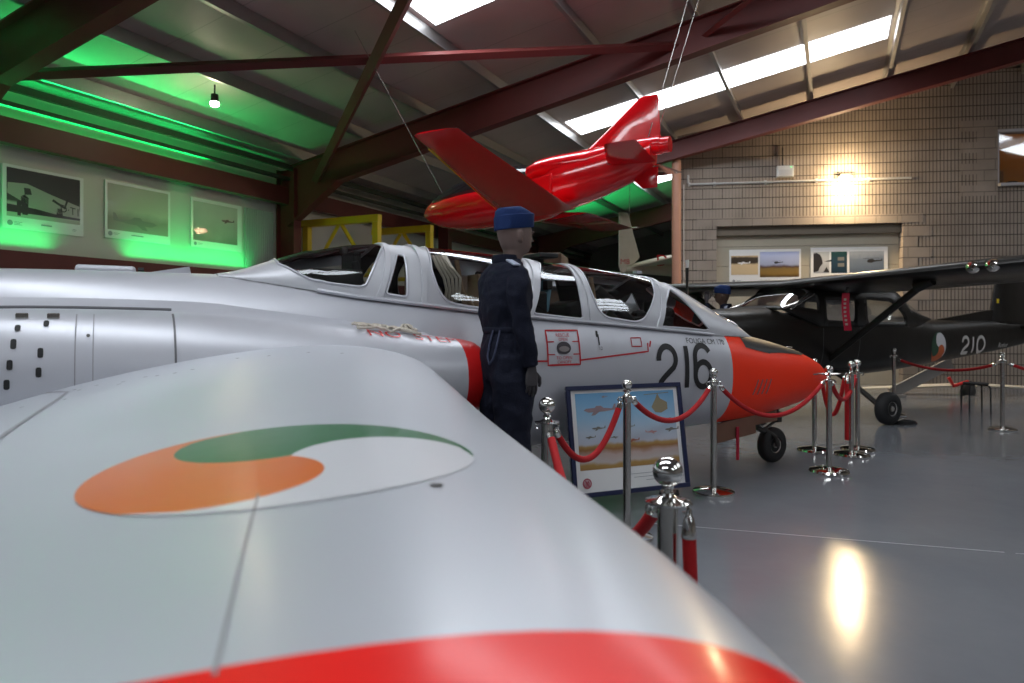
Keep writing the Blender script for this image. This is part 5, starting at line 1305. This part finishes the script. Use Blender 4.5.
def hang(x, y, z, L, r, label, lean=(0, 0)):
    t = thing('velvet_rope', label, 'rope', (x, y, z), group='red velvet barrier ropes')
    q = MB(); q.tube([(lean[0]*i/8, lean[1]*i/8, -.07-(L-.07)*i/8) for i in range(9)], r, 12); q.build('rope_body', M['velvet'], t, True)
    q = MB(); q.tube([(0, 0, .0), (0, 0, -.02), (0, 0, -.028), (0, 0, -.075), (0, 0, -.085)], [.007, .010, r*.75, r*1.1, r*1.1], 12); q.build('end_cap', M['chrome'], t, True)
    q = MB(); q.tube([(-.02, 0, .012), (-.008, 0, .024), (.006, 0, .014), (0, 0, -.004)], .005, 8); q.build('snap_hook', M['chrome'], t, True)
    return t
hang(PH['J'][0]+.052, PH['J'][1]-.045, .80, .68, .021, 'red rope hanging straight down from the nearest post', lean=(.02, 0))
hang(PH['Dd'][0]-.06, PH['Dd'][1]-.03, .83, .66, .022, 'red rope hanging straight down from the close pair of posts')

# ================================================================== FRAMED PICTURE
BL = Vector((.42, 4.70, .14)); BR = Vector((1.315, 5.075, .14)); xd = (BR-BL).normalized(); wd = (BR-BL).length
bk = Vector((-xd.y, xd.x, 0)); ht = .775; lean = .16; ud = (UP*math.sqrt(1-lean**2)+bk*lean).normalized(); nd = xd.cross(ud)   # nd faces us
PM = Matrix(((xd.x, -nd.x, ud.x, BL.x), (xd.y, -nd.y, ud.y, BL.y), (xd.z, -nd.z, ud.z, BL.z), (0, 0, 0, 1)))
skyart = gradmat('print_aviation_art', [(0, (.36, .20, .07)), (.05, (.42, .26, .08)), (.09, (.52, .46, .44)), (.17, (.50, .38, .35)), (.23, (.32, .15, .05)), (.27, (.42, .27, .10)), (.30, (.48, .50, .58)), (.42, (.46, .54, .64)), (.6, (.30, .50, .68)), (1., (.10, .33, .60))], 'Z', 0, .60, .12, 6)
fp = poster('framed_picture', 'framed aviation painting with a navy frame leaning on a low rest before the jet', PM, wd, ht,
   [('painting', .07, .185, wd-.065, ht-.055, skyart)],
   [], cat='picture')
def sil(name, polys, m):
    q = MB()
    for P in polys: q.add([(x, -.0095, z) for x, z in P], [tuple(range(len(P)))])
    return q.build(name, m, fp)
ink = mat('ink_art', (.30, .22, .24), .4)
for i, (x, z, s, fl_, mm) in enumerate([(.26, .60, .13, 1, ink), (.24, .47, .055, 1, M['ink_mid']), (.17, .41, .04, 1, M['ink_mid']), (.36, .40, .035, -1, M['ink_mid']), (.52, .37, .05, 1, mat('ink_rust', (.35, .12, .08), .5)), (.50, .47, .04, 1, M['ink_mid']), (.85, .50, .07, -1, ink), (.68, .42, .05, -1, mat('ink_pinkish', (.55, .30, .30), .5)), (.86, .43, .06, 1, M['ink_mid'])]): sil('painted_aeroplane', plane_sil(x, z, s, fl_), mm)
sil('painted_helicopter', [[(.70, .60), (.74, .66), (.76, .70), (.78, .66), (.84, .63), (.84, .58), (.78, .555), (.73, .56)], [(.64, .695), (.86, .705), (.86, .70), (.64, .69)]], mat('ink_khaki', (.27, .23, .14), .5))
sil('painted_helicopter', heli_sil(.30, .69, .03), ink)
sil('painted_crest', [disc(.115, .095, .036)], mat('ink_crimson', (.45, .10, .14), .5)); sil('painted_crest_centre', [[(x, z+.0) for x, z in disc(.115, .095, .027)]], M['paper'])
for P in ([(.098, .075), (.104, .072), (.134, .112), (.128, .116)], [(.134, .075), (.128, .072), (.098, .112), (.104, .116)]):
    q = MB(); q.add([(x, -.0105, z) for x, z in P], [(0, 1, 2, 3)]); q.build('painted_crest_cross', C.objects['painted_crest'].data.materials[0], fp)
sil('caption_line', [[(.46, .13), (.86, .13), (.86, .1335), (.46, .1335)]], M['ink_text']); sil('caption_line', [[(.50, .105), (.84, .105), (.84, .1085), (.50, .1085)]], M['ink_text']); sil('caption_line', [[(.60, .08), (.76, .08), (.76, .0835), (.60, .0835)]], M['ink_text'])
q = MB(); b_ = .032
q.box((wd/2, -.006, b_/2), (wd, .034, b_)); q.box((wd/2, -.006, ht-b_/2), (wd, .034, b_)); q.box((b_/2, -.006, ht/2), (b_, .034, ht-2*b_)); q.box((wd-b_/2, -.006, ht/2), (b_, .034, ht-2*b_)); q.build('frame', M['frame_navy'], fp, bevel=.003)
t = thing('picture_rest', 'low dark metal rest carrying the framed picture', 'stand', (BL+BR)/2*Vector((1, 1, 0)) if False else Vector(((BL.x+BR.x)/2, (BL.y+BR.y)/2, 0)), math.atan2(xd.y, xd.x))
q = MB()
for s_ in (-1, 1):
    q = MB(); q.tube([(s_*.36, -.06, .012), (s_*.36, .22, .012)], .010, 8); q.tube([(s_*.36, -.03, .012), (s_*.36, -.03, .135)], .010, 8); q.tube([(s_*.36, -.045, .105), (s_*.36, .03, .105)], .008, 8); q.tube([(s_*.36, .20, .012), (s_*.36, .075, .42)], .010, 8); q.build('leg', M['dark_metal'], t, True)
q = MB(); q.tube([(-.36, .10, .30), (.36, .10, .30)], .008, 8); q.build('cross_bar', M['dark_metal'], t, True)

# ================================================================== STOOL
t = thing('stool', 'low black tubular stool on the floor under the tail of the dark aircraft', 'stool', (7.1, 10.45, 0), R(8))
q = MB(); q.lathe([(.0, 0), (.165, 0), (.172, .012), (.165, .024), (.0, .024)], (0, 0, .435), 28); q.build('seat', M['matt_black'], t, True)
for a in (25, 115, 205, 295):
    c, s_ = math.cos(R(a)), math.sin(R(a)); q = MB(); q.tube([(.05*c, .05*s_, .425), (.16*c, .16*s_, .425), (.19*c, .19*s_, .40), (.20*c, .20*s_, .36), (.205*c, .205*s_, .0)], .012, 8); q.build('leg', M['matt_black'], t, True)
# white rotor blades lying by the wall, on a low red and white hub
t = thing('rotor_blades', 'long pale rotor blades with a red hub lying by the foot of the block wall', 'rotor', (8.75, 13.1, .0), R(-6))
for sg in (1, -1):
    q = MB(); q.loft([[(sg*x, w*a, .20-.10*abs(x)/2.3+h*b) for a, b in ((-1, 0), (-.5, 1), (.5, 1), (1, 0), (.5, -1), (-.5, -1))] for x, w, h in ((.15, .05, .03), (.4, .14, .03), (1.2, .15, .02), (2.0, .10, .012))], True); q.build('blade', M['prop_white'], t, True)
    q = MB(); q.loft([[(sg*x, w*a, .20-.10*abs(x)/2.3+h*b) for a, b in ((-1, 0), (-.5, 1), (.5, 1), (1, 0), (.5, -1), (-.5, -1))] for x, w, h in ((2.0, .10, .012), (2.3, .06, .008))], True); q.build('blade_tip', M['yellow'], t, True)
q = MB(); q.lathe([(.0, 0), (.12, 0), (.14, .06), (.10, .2), (.06, .28), (.0, .28)], n=18); q.build('hub', M['dark_metal'], t, True)
q = MB(); q.tube([(-.05, -.10, .26), (-.32, -.12, .18), (-.40, -.1, .34)], .035, 10); q.build('red_handle', M['lip_red'], t, True)
# grey trestle leg leaning under the dark fuselage
q = MB(); q.box((0, 0, 0), (1.25, .05, .20), M3=Matrix.Rotation(R(-27), 3, 'Y')); q.box((-.50, 0, -.33), (.3, .3, .06)); o = q.build('angled_strut', mat('grey_strut', (.30, .29, .28), .5, noise=.1), None, bevel=.005); o.location = (7.55, 12.6, .36); tag(o, 'grey slanting prop board standing behind the near wheel of the dark aircraft', 'prop')
# black and orange paddle hanging at the right edge
t = thing('hanging_paddle', 'black and orange blade-like object hanging at the right edge of the block wall', 'paddle', (8.65, 11.2, 3.1))
q = MB(); q.loft([[(x+w*a, b*.03, z) for a, b in ((-1, 0), (0, 1), (1, 0), (0, -1))] for x, w, z in ((.10, .03, .28), (-.22+.2, .16, .14), (-.01, .20, -.02), (.06, .17, -.22), (.16, .09, -.42), (.2, .04, -.46))], True); q.build('blade', M['matt_black'], t)
q = MB(); q.tube([(-.20, -.01, -.02), (-.16, -.02, -.12), (-.09, -.02, -.20), (-.03, -.02, -.32), (.07, -.02, -.46)], [.03, .04, .02, .03, .03], 8); q.build('orange_edge', mat('orange_rubber', (.75, .08, .02), .5), t, True)
q = MB(); q.tube([(.10, 0, .27), (.10, 0, roofz(A_.dot(Vector((8.75, 11.2, 0))))-3.2)], .008, 6); q.build('hanging_cord', M['matt_black'], t, True)
q = MB(); q.box((-.02, -.03, -.02), (.12, .02, .2)); 

# ================================================================== MANNEQUINS
def ell(c, rx, ry, z, n=28, yaw=0., sq=2.3):
    out = []
    for k in range(n):
        a = 2*PI*k/n; x = rx*math.copysign(abs(math.cos(a))**(2/sq), math.cos(a)); y = ry*math.copysign(abs(math.sin(a))**(2/sq), math.sin(a))
        out.append((c[0]+x*math.cos(yaw)-y*math.sin(yaw), c[1]+x*math.sin(yaw)+y*math.cos(yaw), z))
    return out
def hand(parent, p, sg, m, curl=.5, d=Vector((0, 0, -1))):
    """right/left hand hanging down from wrist p; fingers curl forwards (+y)"""
    q = MB(); p = Vector(p)
    q.loft([[tuple(p+Vector((a*w, b*t, -z))) for a, b in ((math.cos(2*PI*k/12), math.sin(2*PI*k/12)) for k in range(12))] for w, t, z in ((.020, .026, -.03), (.019, .030, .0), (.017, .040, .03), (.016, .043, .07), (.013, .040, .092))], True)
    for i, (y, L, r) in enumerate(((.030, .075, .0085), (.011, .085, .009), (-.010, .078, .0085), (-.029, .062, .0075))):
        b = p+Vector((0, y, -.085)); q.tube([b, b+Vector((-sg*.006, .002, -L*.42)), b+Vector((-sg*.020*curl*2, .004, -L*.75)), b+Vector((-sg*.040*curl*2, .006, -L*.92))], [r, r, r*.9, r*.65], 8)
    b = p+Vector((0, .030, -.025)); q.tube([b, b+Vector((-sg*.01, .028, -.025)), b+Vector((-sg*.016, .034, -.058)), b+Vector((-sg*.018, .030, -.078))], [.012, .0115, .010, .007], 8)
    o = q.build('hand', m, parent, True); return o
def mannequin(label, loc, rz, H=1.80, raised=False, skin='skin_grey', cap_back=True):
    """faces +y locally"""
    t = thing('mannequin', label, 'mannequin', loc, rz); b = .0
    # coverall as one continuous surface (torso, arms, legs merged by remesh)
    q = MB()
    tor = [(.78, .165, .125, 0), (.86, .170, .135, 0), (.93, .175, .142, 0), (1.00, .170, .138, .0), (1.06, .156, .124, .0), (1.10, .154, .122, 0), (1.20, .170, .138, -.005), (1.30, .188, .144, -.01), (1.38, .196, .134, -.012), (1.43, .188, .116, -.012), (1.465, .150, .095, -.008), (1.49, .088, .072, .004), (1.515, .068, .068, .012)]
    q.loft([ell((0, y), rx, ry, z, sq=2.4) for z, rx, ry, y in tor], True)
    for sg in (1, -1):
        leg = [(.93, .098, .130, .085, 0), (.80, .106, .134, .088, 0), (.62, .100, .120, .09, .0), (.48, .090, .108, .095, .0), (.30, .088, .104, .10, -.01), (.12, .082, .10, .105, -.01), (.045, .080, .10, .108, -.01)]
        q.loft([ell((sg*x, y), rx, ry, z) for z, rx, ry, x, y in leg], True)
        if raised and sg == -1:
            q.tube([(-.17, -.01, 1.43), (-.25, .08, 1.32), (-.27, .16, 1.24), (-.22, .24, 1.40), (-.17, .26, 1.54)], [.062, .056, .050, .046, .040], 14)
        else:
            q.tube([(sg*.165, -.015, 1.435), (sg*.195, -.02, 1.34), (sg*.205, -.02, 1.20), (sg*.208, -.005, 1.12), (sg*.210, .03, .98), (sg*.210, .055, .875)], [.064, .072, .064, .058, .054, .046], 16)
    cv = q.build('coverall', M['navy'], t, True)
    rm = cv.modifiers.new('merge', 'REMESH'); rm.mode = 'VOXEL'; rm.voxel_size = .011; rm.use_smooth_shade = True
    sm = cv.modifiers.new('soft', 'SMOOTH'); sm.factor = .6; sm.iterations = 4
    tx = bpy.data.textures.new('cloth_folds', 'CLOUDS'); tx.noise_scale = .13; tx.noise_depth = 2
    dm = cv.modifiers.new('folds', 'DISPLACE'); dm.texture = tx; dm.strength = .045; dm.mid_level = .5; dm.texture_coords = 'LOCAL'
    # collar, waist tie, epaulettes, pocket
    q = MB(); q.loft([ell((0, -.008), .078, .074, 1.485), ell((0, -.010), .080, .076, 1.50), ell((0, -.010), .072, .070, 1.535), ell((0, -.010), .064, .062, 1.53)], False); q.build('collar', M['navy'], t, True)
    q = MB(); q.loft([ell((0, 0), .158, .126, 1.068), ell((0, 0), .163, .131, 1.075), ell((0, 0), .163, .131, 1.095), ell((0, 0), .158, .126, 1.102)], False); q.build('waist_band', M['navy'], t, True)
    q = MB(); q.tube([(.07, -.122, 1.085), (.06, -.142, 1.0), (.05, -.150, .93), (.075, -.150, .885), (.11, -.142, .92), (.13, -.128, 1.0), (.125, -.105, 1.085)], .006, 8); q.build('waist_tie', mat('tie_blue', (.05, .06, .11), .8), t, True)
    for sg in (1, -1):
        q = MB(); q.box((sg*.125, -.02, 1.487-.006), (.11, .045, .012), M3=Matrix.Rotation(R(sg*20), 3, 'Y')); q.build('epaulette', mat('epaulette_pale', (.42, .46, .58), .7), t, bevel=.004)
    # head: egg shaped, with nose, brow, mouth, ears; set a little forward on the neck
    HO = .058
    q = MB(); hz = 1.515
    hd = [(-.07, .052, .054, -.022), (.0, .052, .056, -.018), (.03, .055, .068, -.004), (.05, .060, .084, .010), (.08, .070, .098, .008), (.12, .079, .106, .002), (.16, .084, .112, -.002), (.20, .084, .112, -.006), (.235, .076, .102, -.008), (.262, .056, .078, -.009), (.280, .027, .038, -.009)]
    q.loft([ell((0, y+HO), rx, ry, hz+z, sq=2.1) for z, rx, ry, y in hd], True)
    q.loft([[(-.009, .104+HO, hz+.158), (.009, .104+HO, hz+.158), (.0, .108+HO, hz+.158)], [(-.015, .106+HO, hz+.118), (.015, .106+HO, hz+.118), (0, .136+HO, hz+.115)], [(-.012, .104+HO, hz+.108), (.012, .104+HO, hz+.108), (0, .118+HO, hz+.106)]], True)
    for sg in (1, -1):
        q.loft([ell((sg*.082, -.005+HO), .006, .014, hz+.10), ell((sg*.087, -.008+HO), .009, .020, hz+.13), ell((sg*.087, -.010+HO), .009, .018, hz+.155), ell((sg*.083, -.006+HO), .005, .010, hz+.17)], True)
        q.loft([ell((sg*.032, .106+HO), .018, .004, hz+.158), ell((sg*.032, .110+HO), .020, .006, hz+.164), ell((sg*.032, .106+HO), .018, .004, hz+.170)], True)
    q.loft([ell((0, .100+HO), .020, .008, hz+.075), ell((0, .106+HO), .024, .010, hz+.080), ell((0, .102+HO), .022, .008, hz+.088)], True)
    hdm = q.build('head', M[skin], t, True); r2 = hdm.modifiers.new('merge', 'REMESH'); r2.mode = 'VOXEL'; r2.voxel_size = .005; r2.use_smooth_shade = True
    s2 = hdm.modifiers.new('soft', 'SMOOTH'); s2.factor = .5; s2.iterations = 3
    # cap: turned-up band lower at the back, soft crown bulging out of it
    def tilt(r, k=-.12): return [(x, y, z+k*(y-HO)*-1) for x, y, z in r]
    q = MB()
    q.loft([tilt(ell((0, HO-.004), .089, .118, hz+.180)), tilt(ell((0, HO-.004), .094, .124, hz+.186)), tilt(ell((0, HO-.004), .096, .127, hz+.262)), tilt(ell((0, HO-.004), .090, .120, hz+.268)), tilt(ell((0, HO-.004), .088, .118, hz+.254))], False)
    q.build('cap_band', M['blue_cap'], t, True)
    q = MB(); q.loft([tilt(ell((0, HO-.004), .088, .117, hz+.240)), tilt(ell((0, HO-.01), .088, .116, hz+.272)), tilt(ell((0, HO-.03), .080, .092, hz+.298)), tilt(ell((.0, HO-.035), .058, .075, hz+.313)), tilt(ell((.0, HO-.035), .012, .02, hz+.317))], True); q.build('cap_crown', M['blue_cap'], t, True)
    if raised:
        q = MB(); q.loft([[(math.sin(a)*.088, HO+math.cos(a)*.118, hz+.190), (math.sin(a)*.094*(1-.1*abs(math.sin(a))), HO+math.cos(a)*.160, hz+.172), (math.sin(a)*.090, HO+math.cos(a)*.155, hz+.167), (math.sin(a)*.086, HO+math.cos(a)*.112, hz+.182)] for a in [R(-62+124*i/14) for i in range(15)]], True); q.build('cap_peak', M['matt_black'], t, True)
    q = MB(); q.lathe([(.0, 0), (.016, .0), (.014, .006), (.0, .008)], (0, HO+.124, hz+.225), 12, axis='Y'); q.build('cap_badge', M['ink_light'], t, True)
    if raised:
        h_ = hand(t, (0, 0, 0), 1, M['dark_hand'], .3); h_.location = (-.165, .262, 1.58); h_.rotation_euler = (PI, 0, R(40))
        hand(t, (.235, .058, .855), 1, M['dark_hand'])
    else:
        hand(t, (.21, .058, .855), 1, M['dark_hand']); hand(t, (-.21, .058, .855), -1, M['dark_hand'])
    for sg in (1, -1):
        q = MB(); q.loft([ell((sg*.11, .03), .048, .13, .0), ell((sg*.11, .03), .050, .132, .02), ell((sg*.11, .02), .046, .115, .05), ell((sg*.11, -.01), .046, .075, .085), ell((sg*.11, -.02), .048, .06, .12)], True); q.build('boot', M['matt_black'], t, True)
    return t
PLZ = .225
mannequin('mannequin in navy coverall and blue cap, back turned, beside the silver cockpit', (-.035, 4.12, PLZ), R(-62))
q = MB(); q.box((0, 0, PLZ/2), (.46, .46, PLZ)); o = q.build('plinth', M['matt_black'], None, bevel=.01); o.location = (-.035, 4.12, 0); o.rotation_euler = (0, 0, R(-62)); tag(o, 'low black plinth under the navy-coverall mannequin, hidden behind the wing', 'plinth')
m2 = mannequin('dark-faced mannequin in a blue cap standing behind the cowling of the dark aircraft', (3.33, 10.62, .135), R(62), raised=True, skin='brown_skin')
q = MB(); q.box((0, 0, .0675), (.6, .5, .135)); o = q.build('plinth', M['matt_black'], None, bevel=.01); o.location = (3.33, 10.62, 0); o.rotation_euler = (0, 0, R(62)); tag(o, 'low black plinth under the mannequin behind the dark aircraft', 'plinth')
# ------------------------------------------------------------------ camera, world, view
cam = bpy.data.cameras.new('camera'); co = bpy.data.objects.new('camera', cam); C.objects.link(co)
co.location = (0, 0, EYE); co.rotation_euler = (PI/2, 0, 0); cam.sensor_width = 36; cam.lens = 24.0; cam.shift_y = -16.5/1024
cam.clip_start = .02; cam.dof.use_dof = True; cam.dof.focus_distance = 5.0; cam.dof.aperture_fstop = 2.6
S.camera = co
w = bpy.data.worlds.new('world'); S.world = w; w.use_nodes = True
w.node_tree.nodes['Background'].inputs[0].default_value = (.5, .6, .75, 1); w.node_tree.nodes['Background'].inputs[1].default_value = .3
S.view_settings.view_transform = 'Standard'; S.view_settings.look = 'None'; S.view_settings.gamma = 1.; S.view_settings.use_curve_mapping = False
S.view_settings.exposure = EXPO
